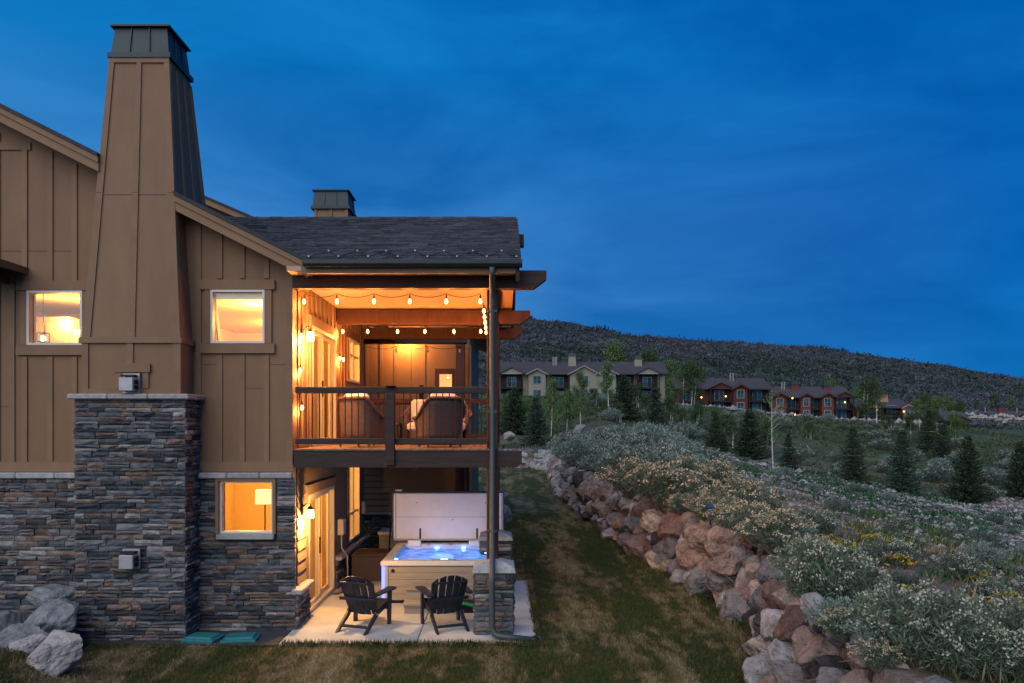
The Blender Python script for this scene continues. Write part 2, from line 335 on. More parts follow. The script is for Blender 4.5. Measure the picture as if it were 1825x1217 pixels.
def leaves(c, d, length, width, nrm=None):
    """diamond leaf quads: base c, direction d"""
    n = len(c); d = unit(d); q = rng.normal(size=(n, 3)) if nrm is None else nrm
    w = unit(np.cross(d, q)); length = np.broadcast_to(np.asarray(length, float).reshape(-1, 1), (n, 1)); width = np.broadcast_to(np.asarray(width, float).reshape(-1, 1), (n, 1))
    v = np.stack([c, c + d * length * .5 + w * width * .5, c + d * length, c + d * length * .5 - w * width * .5], 1).reshape(-1, 3)
    return v, np.arange(4 * n).reshape(n, 4)
def cat_vf(*vf):
    vs, fs, k = [], [], 0
    for v, f in vf: vs.append(v); fs.append(f + k); k += len(v)
    return np.concatenate(vs), np.concatenate(fs)
def at(px, py, Y): return Vector(((px - 895) * Y / 1332, Y, CAM_Z + (755 - py) * Y / 1332))
def sst(a, b, x):
    t = np.clip((np.asarray(x, float) - a) / (b - a), 0, 1); return t * t * (3 - 2 * t)

# ------------------------------------------------------------------ terrain
WALL = [(2.6, 5.0), (2.9, 8), (3.35, 9.6), (3.9, 11.5), (4.0, 13.2), (3.75, 15.8), (3.4, 19.2), (2.95, 25), (2.65, 35.5), (3.3, 52.5), (2.2, 56.5), (-14, 57.5)]
WY = [p[1] for p in WALL[:-2]]; WX = [p[0] for p in WALL[:-2]]
def wallx(Y): return np.interp(Y, WY, WX)
RX = [-300, -60, -2, 22, 70, 101, 155, 196, 250, 300, 353, 380, 419, 520, 800]
RZ = [120, 98, 88, 86, 79.5, 73, 68.5, 67.5, 63.5, 55, 48, 43, 37, 30, 22]
def lumps(X, Y, s):
    return np.sin(X * s + 1.3 * np.sin(Y * s * .7)) * np.cos(Y * s * 1.1 + np.sin(X * s * .6)) + .5 * np.sin(X * s * 2.3 + 2) * np.sin(Y * s * 2.1 + 1)
def T(X, Y):
    X = np.asarray(X, float); Y = np.asarray(Y, float)
    d = X - wallx(Y)
    nr = 1.28 + .12 * lumps(X, Y, .8) * sst(.8, 3, d) - .2 * np.clip(d - 2.5, 0, None) + .05 * np.clip(Y - 20, 0, None) * sst(1.5, 7, d)
    nr = np.maximum(nr, -2.6 + .1 * lumps(X, Y, .3))
    pad = np.interp(X, [-60, 16, 43, 60, 76, 110, 144, 250], [11, 7.8, 5.6, 3.9, 3.1, 1.6, .2, -2])
    s = sst(54, 146, Y); z = nr * (1 - s) + pad * s + .35 * lumps(X, Y, .16) * sst(56, 75, Y) * (1 - sst(110, 135, Y))
    zr = np.interp(X * 600 / np.maximum(Y, 300), RX, RZ)
    h = np.clip((Y - 170) / 430, 0, 1); z = z + (zr - z) * h ** 1.15 + (2.6 * lumps(X, Y, .02) + 1.2 * lumps(X, Y, .06)) * np.clip(h * 4, 0, 1) * (1 - .75 * sst(.8, 1, h)); z = z - np.clip(Y - 600, 0, None) * .09
    return np.where((d < .45) & (Y < 56.9), -.3, z)
def lawn_z(X, Y): return .52 * sst(-4.9, -6.5, X) * sst(10.3, 9.3, Y) + .006 * lumps(X, Y, 1.7)
def ground_at(px, py, lawn=False):
    ys = np.concatenate([np.linspace(6, 80, 1500), np.linspace(80, 600, 1500)]); X = (px - 895) * ys / 1332; Z = CAM_Z + (755 - py) * ys / 1332
    t = T(X, Y=ys); k = np.argmax(Z <= t)
    return Vector((X[k], ys[k], t[k]))
def axis(*seg):
    out = []
    for a, b, st in seg: out += list(np.arange(a, b, st))
    return np.array(out)
gx = axis((-400, -60, 40), (-60, -14, 4), (-14, 2, 1), (2, 14, .3), (14, 50, .9), (50, 180, 3), (180, 700, 12), (700, 1400, 60)); gy = axis((-40, 4, 5), (4, 30, .4), (30, 70, .6), (70, 170, 2), (170, 640, 5), (640, 2600, 80))
XX, YY = np.meshgrid(gx, gy); ZZ = T(XX, YY); nx, ny = len(gx), len(gy)
ii = np.arange(nx * ny).reshape(ny, nx); F = np.stack([ii[:-1, :-1], ii[:-1, 1:], ii[1:, 1:], ii[1:, :-1]], -1).reshape(-1, 4)
gnd = npmesh('ground', np.stack([XX, YY, ZZ], -1).reshape(-1, 3), F, 'hillside', smooth=True); tag(gnd, 'scrubby hillside ground rising to the ridge', kind='structure')
ly = np.concatenate([np.arange(-6, 30, .25), np.arange(30, 57.2, .6)]); lu = np.linspace(0, 1, 70)
LY, LU = np.meshgrid(ly, lu, indexing='ij'); LX = -14 + LU * (wallx(LY) + .55 + 14); LZ = lawn_z(LX, LY)
ii = np.arange(LX.size).reshape(LX.shape); F = np.stack([ii[:-1, :-1], ii[:-1, 1:], ii[1:, 1:], ii[1:, :-1]], -1).reshape(-1, 4)
tag(npmesh('lawn', np.stack([LX, LY, LZ], -1).reshape(-1, 3), F, 'lawn', smooth=True), 'patchy mown lawn between the house and the boulder wall', kind='structure')
# mown blades
n = 300000
by = 7.5 + 20 * rng.random(n) ** 1.5; bx = rng.uniform(-8.2, 4.4, n)
ok = (bx < wallx(by) + .1) & ~((bx > -3.45) & (bx < .56) & (by > 11.18) & (by < 16)) & ~((bx < -3.2) & (by > 11.35)) & ~((bx < .1) & (by > 12))
bx, by = bx[ok], by[ok]; n = len(bx); c = np.stack([bx, by, lawn_z(bx, by)], 1); dd = np.stack([rng.normal(0, .45, n), rng.normal(0, .45, n), np.ones(n)], 1)
v, f = leaves(c, dd, rng.uniform(.03, .065, n), rng.uniform(.007, .012, n))
tag(npmesh('lawn_grass', v, f, 'lawn_blade'), 'short mown grass blades, green with straw patches', 'grass', kind='stuff')

# ------------------------------------------------------------------ stones
def stone_variant(seed):
    r = np.random.default_rng(seed); xs = [-.5, -.2, .18, .5]; zs = [-.5, 0, .5]; v = []; f = []
    for j, z in enumerate(zs):
        for i, x in enumerate(xs):
            e = (i in (0, 3)) or (j in (0, 2)); v.append((x * (.985 if not e else 1) + (r.normal(0, .012) if e else r.normal(0, .05)), -(.55 + .25 * r.random() if e else .8 + .35 * r.random()), z + r.normal(0, .03 if e else .1)))
    ring = [0, 1, 2, 3, 7, 11, 10, 9, 8, 4]; k = len(v)
    for q in ring: v.append((v[q][0], 0, v[q][2]))
    for j in range(2):
        for i in range(3): a = j * 4 + i; f.append((a, a + 1, a + 5, a + 4))
    for q in range(10): f.append((ring[q], k + q, k + (q + 1) % 10, ring[(q + 1) % 10]))
    return np.array(v), np.array(f)
STV = [stone_variant(i) for i in range(14)]; STM = []
for v, f in STV:
    me = bpy.data.meshes.new('stone'); me.from_pydata(v.tolist(), [], f.tolist()); me.materials.append(M['stone']); STM.append(me)
def ashlar(x0, x1, z0, z1, holes=(), hmin=.045, hmax=.105, wmin=.13, wmax=.42):
    """courses of ledge stone; returns (cx, cz, w, h)"""
    out = []; z = z0
    while z < z1 - .03:
        h = min(random.uniform(hmin, hmax), z1 - z)
        if z1 - z - h < .04: h = z1 - z
        segs = [(x0, x1)]
        for (a, b, c, d) in holes:
            if z + h > c + .01 and z < d - .01:
                ns = []
                for (p, q) in segs:
                    if a > p + .02: ns.append((p, min(q, a)))
                    if b < q - .02: ns.append((max(p, b), q))
                segs = ns
        for (p, q) in segs:
            x = p
            while x < q - .02:
                w = min(random.uniform(wmin, wmax) * (.8 + h * 3), q - x)
                if q - x - w < .1: w = q - x
                if h > .088 and random.random() < .28:
                    hh = h * random.uniform(.4, .6); out += [(x + w / 2, z + hh / 2, w, hh), (x + w / 2, z + hh + (h - hh) / 2, w, h - hh)]
                else: out.append((x + w / 2, z + h / 2, w, h))
                x += w
        z += h
    return out
def stone_mats(plane, lst, pos, dep=(.035, .075)):
    """plane 'f' faces -y at y=pos, 'r' faces +x at x=pos, 'l' faces -x"""
    res = []
    for (a, z, w, h) in lst:
        d = random.uniform(*dep); sx = (w - .007) * random.choice((1, -1)); sc = Matrix.Diagonal((sx, d, (h - .007) * random.choice((1, -1)), 1))
        if plane == 'f': m = Matrix.Translation((a, pos, z)) @ sc
        elif plane == 'b': m = Matrix.Translation((a, pos, z)) @ Matrix.Rotation(math.pi, 4, 'Z') @ sc
        elif plane == 'r': m = Matrix.Translation((pos, a, z)) @ Matrix.Rotation(R(90), 4, 'Z') @ sc
        else: m = Matrix.Translation((pos, a, z)) @ Matrix.Rotation(R(-90), 4, 'Z') @ sc
        res.append((w * h * (1 if plane == 'f' else .35), m))
    return res
def set_stones(groups, limit=300):
    """groups: (parent part, list of (area, matrix)); the largest become objects, the rest one stuff part each"""
    allst = sorted([(a, i, k) for i, (p, ls) in enumerate(groups) for k, (a, m) in enumerate(ls)], reverse=True)
    big = {(i, k) for a, i, k in allst[:limit]}
    for i, (p, ls) in enumerate(groups):
        org = root_org(p); vs = []; fs = []; c = 0
        for k, (a, m) in enumerate(ls):
            q = random.randrange(len(STV))
            if (i, k) in big:
                o = bpy.data.objects.new('stone', STM[q]); link(o, p); mm = m.copy(); mm.translation -= org; o.matrix_local = mm
            else:
                mm = np.array(m); v = STV[q][0] @ mm[:3, :3].T + mm[:3, 3] - np.array(org); vs.append(v); fs.append(STV[q][1] + c); c += len(v)
        if vs: tag(npmesh('stone_infill', np.concatenate(vs), np.concatenate(fs), 'stone', p), kind='stuff')

# ------------------------------------------------------------------ the house
H = thing('townhouse', 'brown board and batten townhouse with stone chimney, lit windows and covered balcony', 'house', (-5, 12, 0))
FY = 12.0; CX = -3.36          # front plane, side-wall plane
EX, EZ, SL = -3.03, 5.87, .505  # rake foot and slope
def rake(x): return EZ + (EX - x) * SL
def wall_holes(mb, a0, a1, z0, z1, holes, t0, t1, axis='y'):
    xs = sorted({a0, a1, *[min(max(q, a0), a1) for h in holes for q in h[:2]]}); zs = sorted({z0, z1, *[min(max(q, z0), z1) for h in holes for q in h[2:]]})
    for i in range(len(xs) - 1):
        for j in range(len(zs) - 1):
            mx, mz = (xs[i] + xs[i + 1]) / 2, (zs[j] + zs[j + 1]) / 2
            if any(h[0] < mx < h[1] and h[2] < mz < h[3] for h in holes): continue
            if axis == 'y': mb.box(xs[i], xs[i + 1], t0, t1, zs[j], zs[j + 1])
            else: mb.box(t0, t1, xs[i], xs[i + 1], zs[j], zs[j + 1])
    return mb
WU = (-4.667, -3.802, 4.618, 5.474); WUL = (-7.61, -6.72, 4.59, 5.46); WL = (-4.52, -3.66, 1.573, 2.42)
w = MB(); wall_holes(w, -9.6, CX, 0, 5.55, [WU, WUL, WL], FY, FY + .2)
w.prism([(-9.6, 5.55), (CX, 5.55), (CX, rake(CX) - .24), (-9.6, rake(-9.6) - .24)], FY, FY + .2)
front = w.build('front_wall', 'siding', H)
def batten(x, z0, z1, wd=.085, parent=front, y=FY): MB().box(x - wd / 2, x + wd / 2, y - .022, y + .001, z0, z1).build('batten', 'siding_trim', parent)
for x, segs in ((-3.41, [(2.72, 5.75)]), (-3.80 + .02, [(5.66, 6.0), (2.72, 4.43)]), (-4.17, [(5.66, 6.2), (2.72, 4.43)]), (-4.53, [(5.66, 6.4), (2.72, 4.43)]), (-4.87, [(2.72, 6.55)]),
                (-6.86, [(5.62, 7.5), (2.72, 4.4)]), (-7.25, [(5.62, 7.7), (2.72, 4.4)]), (-7.66, [(5.62, 7.75), (2.72, 4.4)]), (-7.86, [(2.72, 5.6)]), (-8.1, [(2.72, 8.0)]), (-8.5, [(2.72, 8.1)])):
    for (a, b) in segs: batten(x, a, min(b, rake(x) - .27), .10 if x == -3.41 else .085)
MB().box(-9.6, CX, FY - .026, FY + .001, 2.56, 2.72).build('belly_board', 'siding_trim', front)
MB().box(-9.6, -7.56, FY - .024, FY + .001, 7.72, 7.84).build('frieze_board', 'siding_trim', front)
for a, b, zz in ((-9.5, -8.55, 6.1), (-8.05, -7.71, 6.1), (-7.61, -7.3, 6.1), (-7.2, -6.91, 6.1), (-4.82, -4.58, 4.28), (-3.73, -3.47, 4.28), (-4.12, -3.83, 3.9), (-8.05, -7.91, 3.6)): MB().box(a, b, FY - .004, FY + .001, zz, zz + .006).build('panel_joint', 'mortar', front)
sg = []
def ledge(x0, x1, y0, y1, z0, z1, parent):
    n = max(1, round((x1 - x0) / .6)); w_ = (x1 - x0) / n
    for i in range(n): MB().cbox(x0 + i * w_ + .002, x0 + (i + 1) * w_ - .002, y0, y1, z0, z1, .016).build('ledge_stone', 'ledge', parent)
bk = MB(); wall_holes(bk, -9.6, CX + .02, -.05, 2.455, [WL], FY - .03, FY - .001); bk = bk.build('stone_backing', 'mortar', H)
sg.append((bk, stone_mats('f', ashlar(-8.4, -6.42, .05, 2.45), FY - .03) + stone_mats('f', ashlar(-4.98, CX + .06, 0, 2.45, [(WL[0] - .06, WL[1] + .06, WL[2] - .12, WL[3] + .05)]), FY - .03)))
ledge(-9.6, -6.5, FY - .13, FY, 2.456, 2.55, bk); ledge(-4.9, CX + .02, FY - .13, FY, 2.456, 2.55, bk)
def front_window(h, name_trim, trim=True, stone=False):
    x0, x1, z0, z1 = h
    wn = MB(); t = .035
    for b in ((x0, x1, z0, z0 + t), (x0, x1, z1 - t, z1), (x0, x0 + t, z0 + t, z1 - t), (x1 - t, x1, z0 + t, z1 - t)): wn.box(b[0], b[1], FY - .045, FY + .06, b[2], b[3])
    wn = wn.build('window', 'white_trim', H)
    MB().box(x0 + t, x1 - t, FY + .02, FY + .026, z0 + t, z1 - t).build('pane', 'glass', wn)
    if stone:
        MB().cbox(x0 - .03, x1 + .03, FY - .14, FY - .046, z0 - .085, z0 - .003, .01).build('sill', 'ledge', wn)
        for b in ((x0 - .05, x0, z0, z1), (x1, x1 + .05, z0, z1), (x0 - .05, x1 + .05, z1, z1 + .04)): MB().box(b[0], b[1], FY - .10, FY + .05, b[2], b[3]).build('casing', 'siding_trim', wn)
    elif trim:
        MB().box(x0 - .17, x1 + .16, FY - .05, FY - .002, z1 + .005, z1 + .16).build('header_trim', 'siding_trim', wn); MB().box(x0 - .17, x1 + .16, FY - .05, FY - .002, z0 - .16, z0 - .005).build('sill_trim', 'siding_trim', wn)
        for q in (x0 - .11, x1 + .002): MB().box(q, q + .105, FY - .035, FY - .002, z0, z1).build('casing', 'siding_trim', wn)
    return wn
front_window(WU, ''); front_window(WUL, ''); front_window(WL, '', stone=True)
MB().box(WU[0] + .04, WU[1] - .04, FY + .05, FY + .06, WU[3] - .14, WU[3] - .03).build('roller_blind', 'room_white', H)
# side wall with sliding doors and windows (plane x = CX)
DU = (13.07, 14.92, 2.93, 5.05); WSU = (16.2, 17.4, 4.25, 5.2); DL = (12.82, 14.77, .06, 2.11); WSL = (16.2, 17.4, .74, 2.42)
w = MB(); wall_holes(w, FY + .2, 18.1, 0, 2.62, [DL, WSL], CX - .2, CX, 'x'); lower = w.build('side_wall', 'lap_siding', H)
w = MB(); wall_holes(w, FY + .2, 18.1, 2.62, 5.72, [DU, WSU], CX - .2, CX, 'x'); upper = w.build('side_wall', 'siding', H)
MB().box(-9, CX - .2, 18.0, 18.1, 0, 8).build('back_wall', 'siding', H)
y = 12.28
while y < 18.1:
    segs = [(2.95, 5.7)]
    for d in (DU, WSU):
        if d[0] - .14 < y < d[1] + .14: segs = [(d[3] + .2, 5.7)] + ([(2.95, d[2] - .14)] if d[2] > 3 else [])
    for a, b in segs: MB().box(CX - .001, CX + .022, y - .04, y + .04, a, b).build('batten', 'siding_trim', upper)
    y += .30
z = .70
while z < 2.6:
    segs = [(12.2, 18.08)]
    for d in (DL, WSL):
        if d[2] - .05 < z + .09 < d[3] + .1:
            ns = []
            for a, b in segs:
                if d[0] - .1 > a: ns.append((a, min(b, d[0] - .1)))
                if d[1] + .1 < b: ns.append((max(a, d[1] + .1), b))
            segs = ns
    for a, b in segs: MB().prism([(CX, z), (CX + .034, z), (CX + .008, z + .178), (CX, z + .178)], a, b).build('lap_board', 'lap_siding', lower)
    z += .18
def slider(d, nm):
    y0, y1, z0, z1 = d; fr = MB(); t = .06; x0, x1 = CX - .08, CX + .05
    for b in ((y0, y1, z0, z0 + t), (y0, y1, z1 - t, z1), (y0, y0 + t, z0 + t, z1 - t), (y1 - t, y1, z0 + t, z1 - t)): fr.box(x0, x1, b[0], b[1], b[2], b[3])
    fr = fr.build('sliding_door', 'door_vinyl', H); ym = (y0 + y1) / 2
    for k, (a, b, xo) in enumerate(((y0 + t, ym + .04, .0), (ym - .04, y1 - t, -.045))):
        p = MB(); s = .075; xa, xb = CX + xo - .04, CX + xo
        for q in ((a, b, z0 + t, z0 + t + s), (a, b, z1 - t - s, z1 - t), (a, a + s, z0 + t + s, z1 - t - s), (b - s, b, z0 + t + s, z1 - t - s)): p.box(xa, xb, q[0], q[1], q[2], q[3])
        p = p.build('door_panel', 'door_vinyl', fr); MB().box(xa + .017, xa + .023, a + s, b - s, z0 + t + s, z1 - t - s).build('pane', 'glass', fr)
    MB().box(CX + .005, CX + .035, ym - .1, ym - .075, z0 + .9, z0 + 1.2).build('handle', 'black_plastic', fr)
    MB().box(CX - .001, CX + .05, y0 - .12, y1 + .14, z1 + .003, z1 + .17).build('header_trim', 'siding_trim', fr)
    for q in (y0 - .1, y1 + .003): MB().box(CX - .001, CX + .045, q, q + .095, z0, z1).build('casing', 'siding_trim', fr)
    # half-drawn curtain inside
    cu = []
    for i in range(41): cu.append((CX - .16 + .03 * math.sin(i * 1.25), ym - .25 + i * .018))
    m = MB(); 
    for i in range(40): a, b = cu[i], cu[i + 1]; m.add([(a[0], a[1], z0 + .05), (b[0], b[1], z0 + .05), (b[0], b[1], z1 - .1), (a[0], a[1], z1 - .1)], [(0, 1, 2, 3)])
    m.build('curtain', 'curtain', fr, smooth=True)
slider(DU, 'u'); slider(DL, 'l')
def side_window(d):
    y0, y1, z0, z1 = d; fr = MB(); t = .05; x0, x1 = CX - .07, CX + .045
    for b in ((y0, y1, z0, z0 + t), (y0, y1, z1 - t, z1), (y0, y0 + t, z0 + t, z1 - t), (y1 - t, y1, z0 + t, z1 - t)): fr.box(x0, x1, b[0], b[1], b[2], b[3])
    fr = fr.build('window', 'white_trim', H); MB().box(CX - .03, CX - .024, y0 + t, y1 - t, z0 + t, z1 - t).build('pane', 'glass', fr)
    ym = (y0 + y1) / 2; MB().box(CX - .05, CX + .02, ym - .03, ym + .03, z0 + t, z1 - t).build('mullion', 'white_trim', fr)
    MB().box(CX - .048, CX + .015, y0 + t, y1 - t, z0 + .6 - .02, z0 + .6 + .02).build('transom', 'white_trim', fr)
    for q in (y0 - .1, y1 + .003): MB().box(CX - .001, CX + .04, q, q + .095, z0, z1).build('casing', 'siding_trim', fr)
side_window(WSU); side_window(WSL)
# stone wainscot of the side wall with ledge
wb = MB(); wall_holes(wb, FY - .02, 18.1, -.05, .62, [(DL[0] - .1, DL[1] + .1, -.1, 2)], CX + .036, CX + .045, 'x'); wb = wb.build('wainscot_backing', 'mortar', H)
sg.append((wb, stone_mats('r', ashlar(11.94, DL[0] - .1, 0, .60) + ashlar(DL[1] + .1, 18.05, 0, .60), CX + .045, (.04, .09))))
for a, b in ((11.9, DL[0] - .1), (DL[1] + .1, 16.4), (16.4, 18.05)): MB().cbox(CX + .002, CX + .17, a, b - .003, .602, .685, .015).build('ledge_stone', 'ledge', wb)
# rooms behind the windows
def room(x0, x1, y0, y1, z0, z1, lamps, open_front=True, col='room_wall', front_holes=(), side_holes=()):
    m = MB(); t = .05
    m.box(x0, x1, y1, y1 + t, z0, z1); m.box(x0 - t, x0, y0, y1, z0, z1); m.box(x0, x1, y0, y1, z0 - t, z0); m.box(x0, x1, y0, y1, z1, z1 + t)
    m.build('room_interior', col, H)
    for (x, y, z, p) in lamps:
        l = bpy.data.lights.new('ceiling_lamp', 'POINT'); l.energy = p; l.color = (1, .51, .11); l.shadow_soft_size = .15; l.energy *= 2.7; o = bpy.data.objects.new('ceiling_lamp', l); link(o, H); o.location = Vector((x, y, z)) - ORG[H.name]
room(-6.4, CX - .2, FY + .2, 17.9, 2.95, 5.5, [(-4.4, 13.6, 5.2, 75), (-4.6, 16.2, 5.2, 60)])
room(-6.4, CX - .2, FY + .2, 17.9, .05, 2.55, [(-4.6, 13.8, 2.2, 70), (-4.6, 16.4, 2.2, 45)])
room(-9.4, -6.5, FY + .2, 15.5, 2.95, 5.6, [(-7.9, 13.6, 5.2, 60)])
# kitchen things seen through the windows
kc = MB().box(-8.75, -7.90, 13.62, 14.1, 4.0, 5.2).box(-7.88, -6.9, 13.72, 14.1, 4.0, 5.06); kc.box(-8.8, -7.86, 13.57, 14.11, 5.2, 5.27)
kc = tag(kc.build('kitchen_cabinet', 'room_white'), 'cream kitchen cabinets seen through the window beside the chimney', 'cabinet')
for a, b, c_, d_, y_ in ((-8.7, -8.34, 4.05, 5.15, 13.62), (-8.31, -7.95, 4.05, 5.15, 13.62), (-7.84, -7.5, 4.05, 5.0, 13.72), (-7.46, -7.1, 4.05, 5.0, 13.72)): MB().box(a, b, y_ - .022, y_ - .001, c_, d_).build('cabinet_door', 'room_white', kc)
pl = thing('pendant_lamp', 'small glowing cage pendant lamp hanging inside the kitchen window', 'lamp', (-7.83, 12.75, 4.74))
MB().tube([(-7.83, 12.75, 4.86), (-7.83, 12.75, 5.59)], .006, 6).build('cord', 'black_plastic', pl); MB().lathe([(.03, 0), (.045, .03), (.03, .09)], (-7.83, 12.75, 4.74), 10).build('bulb', 'lantern_glow', pl, True)
cg = MB()
for a in range(4): x, y_ = -7.83 + (.065 if a in (0, 1) else -.065), 12.75 + (.065 if a in (0, 3) else -.065); cg.box(x - .006, x + .006, y_ - .006, y_ + .006, 4.72, 4.87)
for z_ in (4.72, 4.87): cg.box(-7.90, -7.76, 12.68, 12.69, z_, z_ + .01).box(-7.90, -7.76, 12.81, 12.82, z_, z_ + .01).box(-7.90, -7.89, 12.69, 12.81, z_, z_ + .01).box(-7.77, -7.76, 12.69, 12.81, z_, z_ + .01)
cg.build('cage', 'black_plastic', pl)
dl = thing('recessed_downlight', 'round recessed downlight glowing in the kitchen ceiling', 'lamp', (-7.15, 13.6, 5.585)); MB().lathe([(.07, 0), (.07, .01)], (-7.15, 13.6, 5.585), 16).build('lens', 'downlight', dl); MB().lathe([(.09, .011), (.09, .014)], (-7.15, 13.6, 5.585), 16).build('trim_ring', 'room_white', dl)
fl = thing('drum_shade_lamp', 'white drum shade lamp glowing behind the ground floor window', 'lamp', (-4.22, 13.3, .05))
MB().lathe([(.17, 1.86), (.16, 2.10)], (-4.22, 13.3, .05), 24).build('lamp_shade', 'shade_glow', fl, True); MB().tube([(-4.22, 13.3, .1), (-4.22, 13.3, 1.95)], .012, 8).build('pole', 'black_plastic', fl); MB().lathe([(.14, 0), (.14, .02), (.03, .04)], (-4.22, 13.3, .05), 16).build('base', 'black_plastic', fl)
# main roof: slope falling to the right, rake boards over the front wall
def slope_slab(x0, x1, off0, off1, y0, y1, fn=rake): return MB().prism([(x0, fn(x0) + off0), (x1, fn(x1) + off0), (x1, fn(x1) + off1), (x0, fn(x0) + off1)], y0, y1)
rf = slope_slab(-9.9, EX, -.20, -.03, 12.0, 21.5).build('roof', 'soffit', H)
slope_slab(-9.9, EX + .04, -.029, .03, 12.0, 21.5).build('roof_edge', 'roof_edge', rf)
for a, b in ((-9.9, -6.28), (-5.10, EX)):
    slope_slab(a, b, -.20, -.03, 11.66, 11.999).build('overhang', 'soffit', rf); slope_slab(a, b + (.04 if b == EX else 0), -.029, .03, 11.58, 11.999).build('roof_edge', 'roof_edge', rf)
    slope_slab(a, b, -.125, -.032, 11.60, 11.657).build('rake_trim', 'siding_trim', rf); slope_slab(a, b, -.26, -.128, 11.625, 11.658).build('rake_board', 'siding_trim', rf)
MB().box(-9.2, -6.75, 14.5, 15.2, 7.9, 8.05).build('rear_ridge', 'roof_edge', rf)
# low eave poking in beside the kitchen window
le = MB().prism([(-9.6, 6.15), (-7.62, 5.73), (-7.60, 5.83), (-9.6, 6.25)], 11.2, 12.0).build('lower_eave', 'siding_trim', H); MB().prism([(-9.6, 6.03), (-7.64, 5.61), (-7.57, 5.64), (-7.58, 5.73), (-9.6, 6.148)], 11.16, 11.24).build('eave_gutter', 'dark_metal', le); MB().prism([(-9.6, 5.9), (-7.9, 5.56), (-7.9, 5.66), (-9.6, 6.02)], 11.25, 12.0).build('eave_beam', 'post_wood', le)
# chimney
CXL, CXR, CYF = -6.50, -4.87, 11.45
ch = MB().box(CXL, CXR, CYF, FY - .03, -.05, 3.70).build('chimney', 'mortar', H)
sg.append((ch, stone_mats('f', ashlar(CXL - .03, CXR + .03, 0, 3.70), CYF) + stone_mats('r', ashlar(CYF - .03, FY - .03, 0, 3.70, wmin=.12, wmax=.3), CXR) + stone_mats('l', ashlar(CYF - .03, FY - .03, 1.2, 3.70, wmin=.12, wmax=.3), CXL)))
ledge(CXL - .11, CXR + .11, CYF - .12, FY, 3.702, 3.785, ch)
def taper(z, f): # chimney outline at height z
    t = (z - 4.66) / (9.10 - 4.66); l = lambda a, b: a + (b - a) * t
    return l(-6.44, -6.18), l(-4.97, -5.265), l(11.5, 11.8), l(13.2, 12.6)
def frustum(z0, z1, g=0, mb=None, tp=taper):
    a = tp(z0, 0); b = tp(z1, 0)
    return (mb or MB()).hexa([(a[0] - g, a[2] - g, z0), (a[1] + g, a[2] - g, z0), (a[1] + g, a[3] + g, z0), (a[0] - g, a[3] + g, z0), (b[0] - g, b[2] - g, z1), (b[1] + g, b[2] - g, z1), (b[1] + g, b[3] + g, z1), (b[0] - g, b[3] + g, z1)])
MB().box(-6.45, -4.95, 11.5, 12.0, 3.785, 4.57).build('chase_panel', 'siding', ch); frustum(4.66, 9.10).build('chase_panel', 'siding', ch)
MB().box(-6.5, -4.92, 11.46, 12.0, 4.57, 4.66).build('band_board', 'siding_trim', ch)
def chase_strip(f0, f1, side, z0, z1, g=.022, tp=taper, parent=ch):
    vs = []
    for z_ in (z0, z1):
        a = tp(z_, 0)
        for (f, o) in ((f0, g), (f1, g), (f1, -.002), (f0, -.002)):
            if side == 'f': vs.append((a[0] + (a[1] - a[0]) * f, a[2] - o, z_))
            else: vs.append((a[1] + o, a[2] + (a[3] - a[2]) * f, z_))
    MB().hexa(vs).build('batten', 'siding_trim', parent)
for z0, z1 in ((4.66, 6.925), (6.93, 9.02)):
    chase_strip(-.015, .075, 'f', z0, z1); chase_strip(.925, 1.015, 'f', z0, z1); chase_strip(.46, .54, 'f', z0, z1 - .0)
chase_strip(-.015, 1.015, 'f', 9.022, 9.1, .024)
for f in (.0, .3, .62, .93): chase_strip(f, f + .08, 'r', 4.66, 9.02)
_a = taper(6.9, 0); MB().box(_a[0] + .11, _a[1] - .11, _a[2] - .003, _a[2] + .01, 6.896, 6.904).build('panel_joint', 'mortar', ch)
for a, b in ((-6.46, -6.36), (-5.06, -4.94), (-5.78, -5.67)): MB().box(a, b, 11.478, 11.501, 3.787 if a != -5.78 else 4.26, 4.568).build('batten', 'siding_trim', ch)
MB().box(-6.358, -5.062, 11.48, 11.501, 3.787, 3.87).build('base_board', 'siding_trim', ch)
MB().box(-5.96, -5.40, 11.455, 11.4775, 4.12, 4.258).build('vent_header', 'siding_trim', ch)
for a in (-5.93, -5.52): MB().box(a, a + .09, 11.47, 11.5, 3.872, 4.118).build('vent_casing', 'siding_trim', ch)
